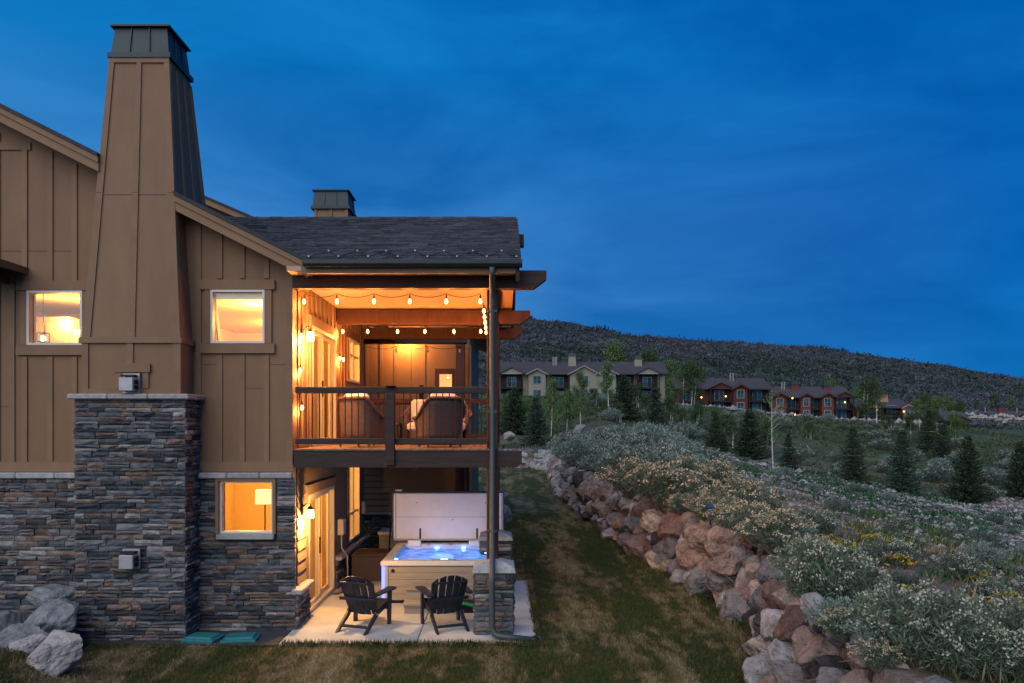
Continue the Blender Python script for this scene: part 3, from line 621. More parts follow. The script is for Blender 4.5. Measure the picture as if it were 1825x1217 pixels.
def cap(parent, x0, x1, y0, y1, z0, s=1.0):
    c = MB().hexa([(x0 - .03, y0 - .03, z0), (x1 + .03, y0 - .03, z0), (x1 + .03, y1 + .03, z0), (x0 - .03, y1 + .03, z0), (x0 - .03, y0 - .03, z0 + .07 * s), (x1 + .03, y0 - .03, z0 + .07 * s), (x1 + .03, y1 + .03, z0 + .07 * s), (x0 - .03, y1 + .03, z0 + .07 * s)]); e = .05 * s; zt = z0 + .46 * s
    c.hexa([(x0 + .01, y0 + .01, z0 + .07 * s), (x1 - .01, y0 + .01, z0 + .07 * s), (x1 - .01, y1 - .01, z0 + .07 * s), (x0 + .01, y1 - .01, z0 + .07 * s), (x0 + e, y0 + e, zt), (x1 - e, y0 + e, zt), (x1 - e, y1 - e, zt), (x0 + e, y1 - e, zt)])
    c.box(x0 + .0, x1 - .0, y0 + .0, y1 - .0, zt + .001, zt + .03); c = c.build('metal_cap', 'cap_metal', parent)
    for f in (.33, .67):
        a, b = x0 + .01 + (x1 - x0 - .02) * f, x0 + e + (x1 - x0 - 2 * e) * f
        MB().hexa([(a - .008, y0 - .012, z0 + .07 * s), (a + .008, y0 - .012, z0 + .07 * s), (a + .008, y0 + .02, z0 + .07 * s), (a - .008, y0 + .02, z0 + .07 * s), (b - .008, y0 + e - .022, zt), (b + .008, y0 + e - .022, zt), (b + .008, y0 + e + .01, zt), (b - .008, y0 + e + .01, zt)]).build('seam', 'cap_metal', parent)
        a, b = y0 + .01 + (y1 - y0 - .02) * f, y0 + e + (y1 - y0 - 2 * e) * f
        MB().hexa([(x1 - .02, a - .008, z0 + .07 * s), (x1 + .012, a - .008, z0 + .07 * s), (x1 + .012, a + .008, z0 + .07 * s), (x1 - .02, a + .008, z0 + .07 * s), (x1 - e - .01, b - .008, zt), (x1 - e + .022, b - .008, zt), (x1 - e + .022, b + .008, zt), (x1 - e - .01, b + .008, zt)]).build('seam', 'cap_metal', parent)
cap(ch, -6.19, -5.255, 11.79, 12.62, 9.10, 1.1)
def vent(cx, y, z, label):
    w_, h_ = .13, .15; v = MB().box(cx - w_, cx + w_, y - .02, y + .02, z - h_, z + h_).build('vent_terminal', 'vent_metal', ch, label=label)
    MB().cbox(cx - w_ + .02, cx + w_ - .02, y - .19, y - .021, z - h_ + .02, z + .08, .012).build('vent_hood', 'vent_metal', v)
    for k in range(2):
        for q in range(2): MB().box(cx + w_ - .019, cx + w_ - .010, y - .17 + q * .075, y - .11 + q * .075, z - .10 + k * .08, z - .04 + k * .08).build('louvre', 'black_plastic', v)
    MB().box(cx - w_ + .03, cx + w_ - .03, y - .15, y - .03, z + .095, z + .125).build('vent_slot', 'black_plastic', v)
vent(-5.68, 11.46, 3.95, 'pale metal vent on the brown chase'); vent(-5.63, 11.36, 1.28, 'grey metal vent set in the stone')
set_stones(sg)
# ---- covered balcony
DZ = 2.925; BX0, BX1 = CX + .03, -.25
porch = MB().prism([(BX0 - .02, 2.627), (.24, 2.627), (.315, 2.70), (.315, 2.895), (BX0 - .02, 2.895)], FY, FY + .14).build('rim_beam', 'beam', H)
MB().box(-.25, -.1, FY + .141, 17.9, 2.65, 2.893).build('side_beam', 'beam_depth', porch)
MB().box(BX0, -.1, 17.9, 18.04, 2.65, 2.893).build('rear_beam', 'beam', porch)
for y_ in np.arange(12.6, 17.8, .6): MB().box(BX0, -.26, y_ - .02, y_ + .02, 2.67, 2.893).build('joist', 'beam', porch)
deck = MB().box(BX0, -.26, FY + .15, 17.89, 2.894, 2.897).build('deck', 'mortar', H)
n = 24; wd = (-.12 - BX0) / n
for i in range(n): MB().cbox(BX0 + i * wd + .003, BX0 + (i + 1) * wd - .003, FY - .02, 18.0, 2.8975, DZ, .004).build('plank', 'deck_board', deck)
rail = MB().cbox(BX0, -.255, FY + .03, FY + .12, 3.82, 3.925, .008).build('railing', 'beam', H)
MB().cbox(BX0, -.255, FY + .035, FY + .115, 3.0, 3.095, .008).build('bottom_rail', 'beam', rail)
MB().cbox(-1.87, -1.72, FY - .055, FY - .001, 2.67, 3.82, .01).build('post', 'beam', rail); MB().cbox(-1.875, -1.715, FY - .06, FY + .13, 3.926, 3.945, .006).build('post_cap', 'post_wood', rail); MB().cbox(-1.86, -1.73, FY + .001, FY + .14, 3.096, 3.819, .01).build('post', 'beam', rail)
x = BX0 + .06
while x < -.3:
    if not -1.9 < x < -1.68: MB().box(x - .008, x + .008, FY + .067, FY + .083, 3.094, 3.821).build('baluster', 'black_plastic', rail)
    x += .105
MB().cbox(BX0, -.26, 17.86, 17.95, 3.82, 3.925, .008).build('end_rail', 'post_wood', rail); MB().cbox(BX0, -.26, 17.87, 17.94, 3.0, 3.09, .008).build('end_rail', 'post_wood', rail)
for x in np.arange(BX0 + .1, -.3, .13): MB().box(x - .008, x + .008, 17.897, 17.913, 3.09, 3.82).build('baluster', 'black_plastic', rail)
MB().cbox(-.21, -.12, 12.2, 17.86, 3.82, 3.925, .008).build('side_rail', 'post_wood', rail); MB().cbox(-.205, -.125, 12.2, 17.86, 3.0, 3.09, .008).build('side_rail', 'post_wood', rail)
for y_ in np.arange(12.3, 17.8, .125): MB().box(-.173, -.157, y_ - .008, y_ + .008, 3.09, 3.82).build('baluster', 'black_plastic', rail)
for y_ in (FY, 15.1, 17.75):
    MB().cbox(-.25, -.06, y_ + .0, y_ + .19, 1.12, 2.626, .012).build('post', 'post_wood', H); MB().cbox(-.25, -.06, y_ + .0 + .142 * (y_ == FY), y_ + .19, 2.9, 5.5, .012).build('post', 'post_wood', H)
def corbel(x0, x1, y0, y1, z0, z1, mt='beam'): return MB().prism([(x0, z0), (x1 - .2, z0), (x1, z0 + .15), (x1, z1), (x0, z1)], y0, y1).build('beam', mt, H)
corbel(BX0 - .03, .71, FY - .04, FY + .16, 5.50, 5.785); corbel(BX0, .57, 15.1, 15.3, 5.35, 5.62, 'post_wood'); corbel(BX0, .5, 17.75, 17.93, 5.35, 5.62, 'post_wood')
for y_ in (FY + .14,): MB().box(-.24, -.08, y_ + .03, 17.7, 5.52, 5.64).build('side_plate', 'post_wood', H)
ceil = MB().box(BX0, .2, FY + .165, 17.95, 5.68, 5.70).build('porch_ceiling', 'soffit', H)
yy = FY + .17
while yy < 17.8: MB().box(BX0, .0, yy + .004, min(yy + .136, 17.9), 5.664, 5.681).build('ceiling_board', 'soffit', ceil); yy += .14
# porch roof, ridge parallel to the front, courses of shingle tabs
RY0, RZ0, RY1, RZ1 = 11.58, 5.865, 14.5, 7.31; RXL, RXR = -6.3, .27
pr = MB().prism([(RY0, RZ0 - .1), (RY1, RZ1 - .1), (2 * RY1 - RY0, RZ0 - .1), (2 * RY1 - RY0, RZ0 - .02), (RY1, RZ1 - .02), (RY0, RZ0 - .02)], -3.1, RXR, 'x').build('porch_roof', 'roof_edge', H)
MB().prism([(RY1 - .9, RZ1 - .55), (RY1 + .9, RZ1 - .55), (RY1, RZ1 - .1)], -6.2, -3.1, 'x').build('roof_saddle', 'roof_edge', pr)
vs = []; fs = []; ncr = 27; sl = math.hypot(RY1 - RY0, RZ1 - RZ0)
def tabs(sign):
    global k0
    uy, uz = (RY1 - RY0) / sl, (RZ1 - RZ0) / sl
    for r in range(ncr):
        x = max(RXL, EX - (RZ0 + r / ncr * (RZ1 - RZ0) - EZ) / SL + .02) if r else EX + .03
        a, b = r / ncr * sl, min((r + 1.25) / ncr * sl, sl)
        while x < RXR + .02:
            w_ = random.uniform(.12, .34); x1 = min(x + w_, RXR + .03); t = random.choice((.012, .016, .024)); o = random.choice((0, 0, .02))
            for (q, h) in ((a - o, t), (b, .002)):
                for xx in (x + .002, x1 - .002):
                    yy_ = RY0 + q * uy - h * uz; zz = RZ0 + q * uz + h * uy + .0
                    vs.append((xx, yy_ if sign > 0 else 2 * RY1 - yy_, zz)); 
            for xx in (x + .002, x1 - .002): vs.append((xx, (RY0 + (a - o) * uy) if sign > 0 else 2 * RY1 - RY0 - (a - o) * uy, RZ0 + (a - o) * uz - .012))
            k = len(vs) - 6; fs.append((k, k + 1, k + 3, k + 2)); fs.append((k + 4, k + 5, k + 1, k)); x = x1
            if x1 >= RXR + .03: break
tabs(1); tabs(-1)
vs = [(x - ORG[H.name].x, y - ORG[H.name].y, z) for x, y, z in vs]
tag(npmesh('shingles', np.array(vs), np.array(fs), 'shingle', pr), kind='stuff')
for i in range(25): x0 = -5.68 + i * .238; MB().prism([(RY1 - .13, RZ1 - .055), (RY1, RZ1 + .012), (RY1 + .13, RZ1 - .055), (RY1 + .13, RZ1 - .035), (RY1, RZ1 + .034 + .006 * (i % 2)), (RY1 - .13, RZ1 - .035)], x0, x0 + .236, 'x').build('ridge_shingle', 'shingle', pr)
MB().prism([(RY0 - .0, RZ0 - .32), (RY1, RZ1 - .32), (2 * RY1 - RY0, RZ0 - .32), (2 * RY1 - RY0, RZ0 - .11), (RY1, RZ1 - .11), (RY0, RZ0 - .11)], RXR - .06, RXR + .0, 'x').build('gable_rake', 'beam', pr)
MB().box(-.2, .42, RY1 - .1, RY1 + .1, RZ1 - .55, RZ1 - .33).build('ridge_beam', 'beam', pr)
MB().prism([(RY0 + .45, RZ0 - .05), (RY1, RZ1 - .35), (2 * RY1 - RY0 - .45, RZ0 - .05)], -.12, -.04, 'x').build('gable_panel', 'post_wood', pr)
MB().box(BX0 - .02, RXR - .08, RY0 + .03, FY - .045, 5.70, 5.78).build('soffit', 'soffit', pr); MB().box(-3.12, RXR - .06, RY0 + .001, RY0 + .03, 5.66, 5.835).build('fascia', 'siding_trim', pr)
MB().prism([(RY0 - .13, 5.85), (RY0 - .125, 5.79), (RY0 - .09, 5.745), (RY0 - .001, 5.745), (RY0 - .001, 5.865), (RY0 - .012, 5.865), (RY0 - .012, 5.757), (RY0 - .085, 5.757), (RY0 - .112, 5.80), (RY0 - .112, 5.85)], -3.05, RXR + .04, 'x').build('gutter', 'dark_metal', pr)
zz = []
for i in range(15):
    q = .05 if i % 2 == 0 else .42; zz.append((-3.0 + i * .23, RY0 + q * (RY1 - RY0) / sl - .02, RZ0 + q * (RZ1 - RZ0) / sl + .035))
hc = MB().tube(zz, .006, 6).build('heat_cable', 'black_plastic', pr)
for p in zz: MB().box(p[0] - .012, p[0] + .012, p[1] - .02, p[1] + .012, p[2] - .006, p[2] + .016).build('cable_clip', 'vent_metal', hc)
# downspout
dsx = -.155
ds = MB().tube([(dsx, 11.52, 5.75), (dsx, 11.56, 5.62), (dsx, 11.87, 5.45), (dsx, 11.90, 5.3), (dsx, 11.90, 1.45), (dsx, 11.80, 1.25), (dsx, 11.47, 1.05), (dsx, 11.44, .9), (dsx, 11.44, .22), (dsx + .03, 11.42, .12), (dsx + .1, 11.40, .09), (.45, 11.30, .06)], .05, 10).build('downspout', 'downspout', H, True)
for z_ in (1.6, 3.5, 5.1): MB().cbox(dsx - .075, dsx + .075, 11.86, 11.965, z_, z_ + .04, .004).build('strap', 'downspout', ds)
MB().lathe([(.06, 0), (.075, .04), (.05, .12)], (0, 0, 0), 10).xf(Matrix.Translation((.44, 11.30, .06)) @ Matrix.Rotation(R(100), 4, 'Y')).build('outlet', 'black_plastic', ds)
# ---- wall lanterns
def lantern(y, z, label):
    o = thing('wall_lantern', label, 'lantern', (CX + .02, y, z)); x = CX + .03
    MB().cbox(x, x + .02, y - .045, y + .045, z - .08, z + .12, .006).build('back_plate', 'dark_metal', o)
    MB().tube([(x + .02, y, z + .07), (x + .08, y, z + .13), (x + .14, y, z + .12), (x + .14, y, z + .08)], .009, 8).build('arm', 'dark_metal', o, True)
    MB().lathe([(.07, 0), (.03, .03), (.012, .06)], (x + .14, y, z + .03), 12).build('hood', 'dark_metal', o); MB().lathe([(.045, -.11), (.06, -.1), (.06, .03)], (x + .14, y, z), 12).build('glass_shade', 'lantern_glow', o, True)
    l = bpy.data.lights.new('lantern_light', 'POINT'); l.energy = 190; l.color = (1, .53, .16); l.shadow_soft_size = .05; lo = bpy.data.objects.new('lantern_light', l); link(lo, o); lo.location = (.16 + .06, 0, -.16)
lantern(12.42, 4.82, 'black wall lantern glowing beside the balcony sliding door'); lantern(12.42, 1.88, 'black wall lantern glowing beside the patio sliding door')
# ---- string lights
def string(label, pts, bulbs, lit=True, sag=.06, power=26):
    o = thing('string_light', label, 'string lights', pts[0], 'string lights around the balcony'); path = []
    for a, b in zip(pts[:-1], pts[1:]):
        a, b = Vector(a), Vector(b)
        for i in range(8): t = i / 8; path.append(a.lerp(b, t) - Vector((0, 0, sag * 4 * t * (1 - t))))
    path.append(Vector(pts[-1])); MB().tube(path, .006, 5).build('wire', 'black_plastic', o)
    for (x, y, z) in bulbs:
        s_ = MB().lathe([(.012, 0), (.014, .05), (.006, .075)], (x, y, z + .03), 8).build('socket', 'black_plastic', o); MB().lathe([(.006, -.045), (.022, -.03), (.027, -.008), (.015, .025), (.012, .03)], (x, y, z), 10).build('bulb', 'bulb_glow' if lit else 'grey_plastic', o, True)
        if lit:
            l = bpy.data.lights.new('bulb_light', 'POINT'); l.energy = power; l.color = (1, .31, .065); l.shadow_soft_size = .028; lo = bpy.data.objects.new('bulb_light', l); link(lo, o); lo.location = Vector((x, y - .005, z - .085)) - Vector(pts[0])
xs = [-3.26, -2.72, -2.11, -1.52, -.92, -.36]
string('glowing bulbs strung along the inside of the front balcony beam', [(x, 12.3, 5.47) for x in xs], [(x, 12.3, 5.35) for x in xs])
xs = [-3.2, -2.7, -2.1, -1.55, -.97, -.43]
string('glowing bulbs strung below the second balcony beam', [(x, 15.0, 5.30) for x in xs], [(x, 15.0, 5.19) for x in xs])
ys = [12.62, 13.1, 13.6, 14.1, 14.55]
string('glowing bulbs strung front to back beside the balcony post', [(-.31, y, 5.36 - .025 * i) for i, y in enumerate(ys)], [(-.31, y, 5.24 - .03 * i) for i, y in enumerate(ys)], power=14)
string('glowing bulbs dropping down the brown corner beside the front railing', [(-3.29, 12.26, 5.45), (-3.29, 12.26, 4.9), (-3.31, 12.26, 4.3), (-3.29, 12.26, 3.55)], [(-3.29, 12.25, 4.78), (-3.31, 12.25, 4.21), (-3.28, 12.25, 3.6)], sag=0)
string('glowing bulbs hanging beyond the balcony sliding door', [(-3.3, 15.05, 5.3), (-3.3, 15.1, 4.75), (-3.3, 15.5, 4.1)], [(-3.28, 15.1, 4.66), (-3.25, 15.3, 4.65)], sag=0)
xs = [-3.2, -2.5, -1.75, -1.0, -.4]
string('unlit bulbs strung across the far end of the balcony', [(x, 17.6, 5.15) for x in xs], [(x, 17.6, 5.05) for x in xs[1:4]], lit=False)
# ---- stone piers
def pier(y, label, cx=-.13):
    o = thing('stone_pier', label, 'pier', (cx, y, 0), 'stone piers under the balcony posts'); b = .27
    co = MB().box(cx - b, cx + b, y - b, y + b, 0, 1.0).build('core', 'mortar', o); ls = []
    ls += stone_mats('f', ashlar(cx - b - .03, cx + b + .03, 0, 1.0, wmin=.14, wmax=.34, hmax=.12), y - b); ls += stone_mats('r', ashlar(y - b, y + b, 0, 1.0, wmin=.14, wmax=.34), cx + b); ls += stone_mats('l', ashlar(y - b, y + b, 0, 1.0, wmin=.14, wmax=.34), cx - b)
    set_stones([(co, ls)])
    c = MB().hexa([(cx - b - .07, y - b - .07, 1.001), (cx + b + .07, y - b - .07, 1.001), (cx + b + .07, y + b + .07, 1.001), (cx - b - .07, y + b + .07, 1.001), (cx - b - .05, y - b - .05, 1.08), (cx + b + .05, y - b - .05, 1.08), (cx + b + .05, y + b + .05, 1.08), (cx - b - .05, y + b + .05, 1.08)]); c.hexa([(cx - b - .05, y - b - .05, 1.0805), (cx + b + .05, y - b - .05, 1.0805), (cx + b + .05, y + b + .05, 1.0805), (cx - b - .05, y + b + .05, 1.0805), (cx - .12, y - .12, 1.16), (cx + .12, y - .12, 1.16), (cx + .12, y + .12, 1.16), (cx - .12, y + .12, 1.16)]); c.build('cap_stone', 'ledge', o)
pier(11.98, 'stacked stone pier with pale cap behind the downspout'); pier(15.2, 'stacked stone pier half hidden beside the hot tub')
# ---- patio
pt = MB().cbox(-3.36, -1.295, 11.22, 18.0, -.1, .035, .012).build('patio', 'concrete'); tag(pt, 'pale concrete patio slab under the balcony', kind='structure')
MB().cbox(-1.285, .53, 11.22, 15.7, -.1, .035, .012).build('slab', 'concrete', pt); MB().box(-1.294, -1.286, 11.24, 15.7, -.1, .02).build('joint', 'concrete_joint', pt); MB().cbox(-1.285, .1, 15.705, 18.0, -.1, .034, .01).build('slab', 'concrete', pt)
soil = MB(); soil.prism([(-6.6, 11.25), (-3.37, 11.15), (-3.37, 12.0), (-6.6, 12.0)], .004, .03, 'z'); tag(soil.build('planting_strip', 'mortar'), 'strip of dark gravelly soil along the foot of the stone wall', kind='structure')
# ---- folding wooden lounge chairs
def adirondack():
    o = thing('adirondack_chair', 'x', 'chair'); m = 'adirondack'
    for s in (-1, 1):
        x = s * .25
        MB().hexa([(x - .02, -.44, 0), (x + .02, -.44, 0), (x + .02, -.36, 0), (x - .02, -.36, 0), (x - .02, -.05, .27), (x + .02, -.05, .27), (x + .02, -.0, .20), (x - .02, -.0, .20)]).build('rear_leg', m, o)
        MB().hexa([(x - .019, -.06, .20), (x + .019, -.06, .20), (x + .019, .40, .30), (x - .019, .40, .30), (x - .019, -.06, .28), (x + .019, -.06, .28), (x + .019, .38, .40), (x - .019, .38, .40)]).build('seat_rail', m, o)
        xl = s * .31
        MB().hexa([(xl - .02, .26, 0), (xl + .02, .26, 0), (xl + .02, .34, 0), (xl - .02, .34, 0), (xl - .02, .27, .57), (xl + .02, .27, .57), (xl + .02, .37, .57), (xl - .02, .37, .57)]).build('front_leg', m, o)
        xa = s * .33; pts = [(-.055, -.33), (.045, -.33), (.075, .1), (.085, .36), (.05, .43), (-.05, .43), (-.085, .36), (-.065, .1)]
        MB().prism([(xa + a, b) for a, b in pts], .572, .595, 'z').build('arm', m, o)
    for k in range(6):
        y0 = .0 + k * .066; z0 = .283 + .0245 * 10 * (k * .066) ; MB().hexa([(-.27, y0, z0), (.27, y0, z0), (.27, y0 + .055, z0 + .012), (-.27, y0 + .055, z0 + .012), (-.27, y0, z0 + .02), (.27, y0, z0 + .02), (.27, y0 + .055, z0 + .032), (-.27, y0 + .055, z0 + .032)]).build('seat_slat', m, o)
    a = R(24)
    for k in range(5):
        u = (k - 2) / 2; b0, b1 = u * .205, u * .25; hw0, hw1 = .047, .052; arc = lambda x: .73 - 1.55 * x * x; poly = [(b0 - hw0, 0), (b0 + hw0, 0), (b1 + hw1, arc(b1 + hw1)), (b1, arc(b1)), (b1 - hw1, arc(b1 - hw1))]
        cv = .03 * u * u; mm = MB().prism([(p, q) for p, q in poly], -.01 + cv, .01 + cv); mm.xf(Matrix.Translation((0, -.02, .215)) @ Matrix.Rotation(a, 4, 'X')).build('back_slat', m, o)
    for q, wd, th in ((.28, .68, .05), (.60, .5, .035)):
        mm = MB().cbox(-wd / 2, wd / 2, -.04, -.012, q, q + th, .004); mm.xf(Matrix.Translation((0, -.02, .215)) @ Matrix.Rotation(a, 4, 'X')).build('back_rail', m, o)
    MB().cbox(-.23, .23, -.34, -.315, .07, .115, .004).build('stretcher', m, o); MB().cbox(-.29, .29, .30, .32, .24, .29, .004).build('front_apron', m, o)
    for s in (-1, 1): MB().tube([(s * .27, -.05, .235), (s * .29, -.05, .235)], .014, 8).build('hinge_bolt', 'vent_metal', o)
    return o
ad = adirondack()
place(ad, (-2.25, 12.12, .035), R(-18), 1.0, 'navy black folding slatted lounge chair in front of the blue-lit tub corner', 'folding lounge chairs on the patio')
place(ad, (-.92, 12.16, .035), R(21), 1.0, 'navy black folding slatted lounge chair between the tub steps and the stone pier', 'folding lounge chairs on the patio')
# ---- hot tub
ht = thing('hot_tub', 'square tan hot tub with blue lit water and raised pale cover', 'hot tub', (-1.2, 14.7, .035)); tx0, tx1, ty0, ty1 = -2.2, -.15, 13.66, 15.75; z0 = .035
MB().box(tx0 + .06, tx1 - .06, ty0 + .06, ty1 - .06, z0, z0 + .06).build('plinth', 'black_plastic', ht)
inn = MB().box(tx0 + .04, tx1 - .04, ty0 + .04, ty0 + .05, z0 + .06, .74).box(tx0 + .04, tx0 + .05, ty0 + .05, ty1 - .04, z0 + .06, .74).box(tx1 - .05, tx1 - .04, ty0 + .05, ty1 - .04, z0 + .06, .74).box(tx0 + .05, tx1 - .05, ty1 - .05, ty1 - .04, z0 + .06, .74).build('cabinet', 'tub_panel', ht)
for k in range(5):
    a = z0 + .065 + k * .126; MB().cbox(tx0 + .12, tx1 - .12, ty0 + .012, ty0 + .038, a, a + .122, .005).build('cabinet_plank', 'tub_panel', inn); MB().cbox(tx0 + .012, tx0 + .038, ty0 + .12, ty1 - .12, a, a + .122, .005).build('cabinet_plank', 'tub_panel', inn)
MB().cbox(tx0 + .005, tx0 + .118, ty0 + .0, ty0 + .10, z0 + .06, .735, .01).build('corner_post', 'grey_plastic', ht); MB().cbox(tx1 - .118, tx1 - .005, ty0, ty0 + .1, z0 + .06, .735, .01).build('corner_post', 'grey_plastic', ht)
MB().box(tx0 - .002, tx0 + .06, ty0 - .006, ty0 - .001, z0 + .07, .73).build('light_strip', 'led_blue', ht, label='glowing blue light strip')
MB().box(tx0 - .004, tx0 + .0035, ty0 - .001, ty0 + .05, z0 + .07, .73).build('light_strip', 'led_blue', ht)
rimo = [(tx0 - .02, ty0 - .03), (tx1 + .02, ty0 - .03), (tx1 + .02, ty1 + .02), (tx0 - .02, ty1 + .02)]; rimi = [(tx0 + .16, ty0 + .17), (tx1 - .16, ty0 + .17), (tx1 - .16, ty1 - .17), (tx0 + .16, ty1 - .17)]
rm = MB(); o8 = [(x, y, .742) for x, y in rimo] + [(x, y, .80) for x, y in rimo] + [(x + (.03 if x < -1 else -.03), y + (.03 if y < 14 else -.03), .825) for x, y in rimo] + [(x, y, .815) for x, y in rimi] + [(x + (.06 if x < -1 else -.06), y + (.06 if y < 14 else -.06), .45) for x, y in rimi]
rm.add(o8, [(i + 4 * l, (i + 1) % 4 + 4 * l, (i + 1) % 4 + 4 * l + 4, i + 4 * l + 4) for l in range(3) for i in range(4)]).build('rim', 'tub_rim', ht)
MB().add([(x, y, .814) for x, y in rimi] + [(x + (.06 if x < -1 else -.06), y + (.06 if y < 14 else -.06), .45) for x, y in rimi], [(i, (i + 1) % 4, (i + 1) % 4 + 4, i + 4) for i in range(4)] + [(4, 5, 6, 7)]).build('shell', 'tub_shell', ht)
wx = np.linspace(rimi[0][0] + .015, rimi[1][0] - .015, 40); wy = np.linspace(rimi[0][1] + .015, rimi[2][1] - .015, 40); WX_, WY_ = np.meshgrid(wx, wy); WZ_ = .73 + .010 * lumps(WX_, WY_, 9) + .006 * lumps(WX_, WY_, 23)
ii = np.arange(1600).reshape(40, 40); og = np.array(ORG[ht.name]); npmesh('water', np.stack([WX_, WY_, WZ_], -1).reshape(-1, 3) - og, np.stack([ii[:-1, :-1], ii[:-1, 1:], ii[1:, 1:], ii[1:, :-1]], -1).reshape(-1, 4), 'tub_water', ht, True)
for px_, py_ in ((-1.83, 15.56), (-.55, 15.56)): MB().cbox(px_ - .14, px_ + .14, py_ - .02, py_ + .05, .77, .90, .02).build('headrest', 'pillow', ht)
for px_, py_ in ((-2.02, 14.2), (-1.35, 15.5), (-.8, 15.5), (-.33, 14.9)): MB().lathe([(.035, 0), (.045, .012), (.02, .02)], (px_, py_, .75), 12).build('jet_light', 'tub_light', ht)
for px_, py_ in ((-1.55, 15.57), (-1.1, 15.57), (-2.03, 14.6), (-2.03, 15.2)): MB().lathe([(.05, 0), (.055, .015), (.02, .03)], (px_, py_, .816), 14).build('jet_knob', 'grey_plastic', ht)
MB().cbox(-1.3, -.85, ty0 + .03, ty0 + .13, .822, .838, .006).build('control_panel', 'grey_plastic', ht); MB().box(-1.13, -1.0, ty0 + .05, ty0 + .11, .8385, .841).build('display', 'display', ht)
MB().lathe([(.035, 0), (.03, .015)], (0, 0, 0), 14).xf(Matrix.Translation((tx0 + .2, ty0 + .012, .64)) @ Matrix.Rotation(R(90), 4, 'X')).build('port', 'black_plastic', ht)
l = bpy.data.lights.new('tub_glow', 'POINT'); l.energy = 5; l.color = (.25, .5, 1); l.shadow_soft_size = .3; lo = bpy.data.objects.new('tub_glow', l); link(lo, ht); lo.location = (0, .3, .80)
l = bpy.data.lights.new('strip_glow', 'AREA'); l.shape = 'RECTANGLE'; l.size = .05; l.size_y = .65; l.energy = 9; l.color = (.12, .22, 1); lo = bpy.data.objects.new('strip_glow', l); link(lo, ht); lo.location = (tx0 - .01 + 1.2, ty0 + .02 - 14.7, .37); lo.rotation_euler = (R(90), 0, R(-60))
cv = MB().cbox(-2.30, .02, 15.80, 15.86, .86, 1.86, .02).build('cover', 'cover_pale', ht); MB().cbox(-2.34, .04, 15.862, 15.95, .84, 1.90, .03).build('cover_fold', 'cover_blue', ht); MB().cbox(-2.335, -2.302, 15.81, 15.861, .87, 1.86, .008).build('cover_edge', 'cover_blue', ht)
MB().box(-2.28, .0, 15.794, 15.7995, 1.352, 1.362).build('cover_seam', 'grey_plastic', cv); MB().cbox(-2.29, .01, 15.775, 15.7985, .86, .90, .006).build('cover_hem', 'grey_plastic', cv)
for q in (-2.26, -.02): MB().box(q, q + .02, 15.793, 15.7995, .90, 1.84).build('cover_piping', 'grey_plastic', cv)
for q in (-1.75, -.55): MB().box(q, q + .035, 15.788, 15.794, .90, 1.12).build('cover_strap', 'black_plastic', cv)
for q in (-1.8, -1.05, -.35): MB().lathe([(.012, 0), (.008, .006)], (0, 0, 0), 8).xf(Matrix.Translation((q, 15.799, 1.66 if q != -1.05 else 1.3)) @ Matrix.Rotation(R(90), 4, 'X')).build('cover_rivet', 'black_plastic', ht)
MB().tube([(-2.27, 15.3, .5), (-2.38, 15.75, .75), (-2.37, 15.9, 1.2)], .018, 8).build('lift_arm', 'black_plastic', ht, True); MB().cbox(-2.26, -2.12, 15.8, 15.95, 1.90, 1.945, .008).build('cover_clip', 'grey_plastic', ht)
st = thing('hot_tub_step', 'two tier tan plank step against the hot tub', 'steps', (-1.4, 13.2, .035))
for y0, y1, z_, x0, x1 in ((12.93, 13.25, .20, -1.72, -.98), (13.251, 13.63, .40, -1.72, -.98)):
    MB().cbox(x0 + .02, x1 - .02, y0 + .02, y1, .036, .12, .004).build('riser', 'tub_panel', st); MB().cbox(x0 + .02, x1 - .02, y0 + .02, y1, .123, z_ - .03, .004).build('riser', 'tub_panel', st); MB().cbox(x0, x1, y0 - .01, y1, z_ - .029, z_ + .02, .006).build('tread', 'tub_panel', st)
gp = thing('green_sled', 'green edged dark plastic tray lying between the hot tub and the stone pier', 'tray', (-.55, 13.2, .035)); MB().cbox(-.8, -.4, 13.0, 13.5, .036, .16, .02).build('tray', 'black_plastic', gp)
MB().tube([(-.82, 12.98, .22), (-.65, 12.98, .20), (-.5, 12.97, .17), (-.38, 12.97, .17)], .03, 8).build('rim', 'green_plastic', gp, True)
db = thing('storage_bench', 'dark brown ribbed storage box along the house wall', 'storage box', (-2.8, 15.95, .035)); MB().cbox(-3.15, -2.36, 15.62, 16.35, .036, .55, .012).build('box', 'brown_box', db); MB().cbox(-3.17, -2.34, 15.60, 16.37, .552, .60, .015).build('lid', 'brown_box', db)
for k in range(12): MB().box(-3.13 + k * .064, -3.095 + k * .064, 15.613, 15.6195, .06, .53).build('rib', 'brown_box', db)
nb = thing('planter_box', 'low tan slatted box with dark top behind the storage box', 'box', (-2.6, 18.6, .035)); MB().cbox(-3.0, -2.2, 18.2, 18.9, .036, .62, .01).build('body', 'tub_panel', nb); MB().cbox(-3.03, -2.17, 18.17, 18.93, .622, .70, .012).build('rim', 'tub_rim', nb)
eb = thing('electrical_box', 'tan electrical box with conduit on the side wall below the balcony', 'utility box', (CX + .05, 15.2, 1.1)); MB().cbox(CX + .036, CX + .15, 15.08, 15.33, 1.08, 1.40, .008).build('box', 'door_vinyl', eb); MB().cbox(CX + .151, CX + .16, 15.1, 15.31, 1.1, 1.38, .003).build('cover', 'door_vinyl', eb)
MB().tube([(CX + .09, 15.2, 1.08), (CX + .09, 15.22, .8), (CX + .19, 15.3, .62), (CX + .2, 15.3, .04)], .016, 8).build('conduit', 'grey_plastic', eb, True)
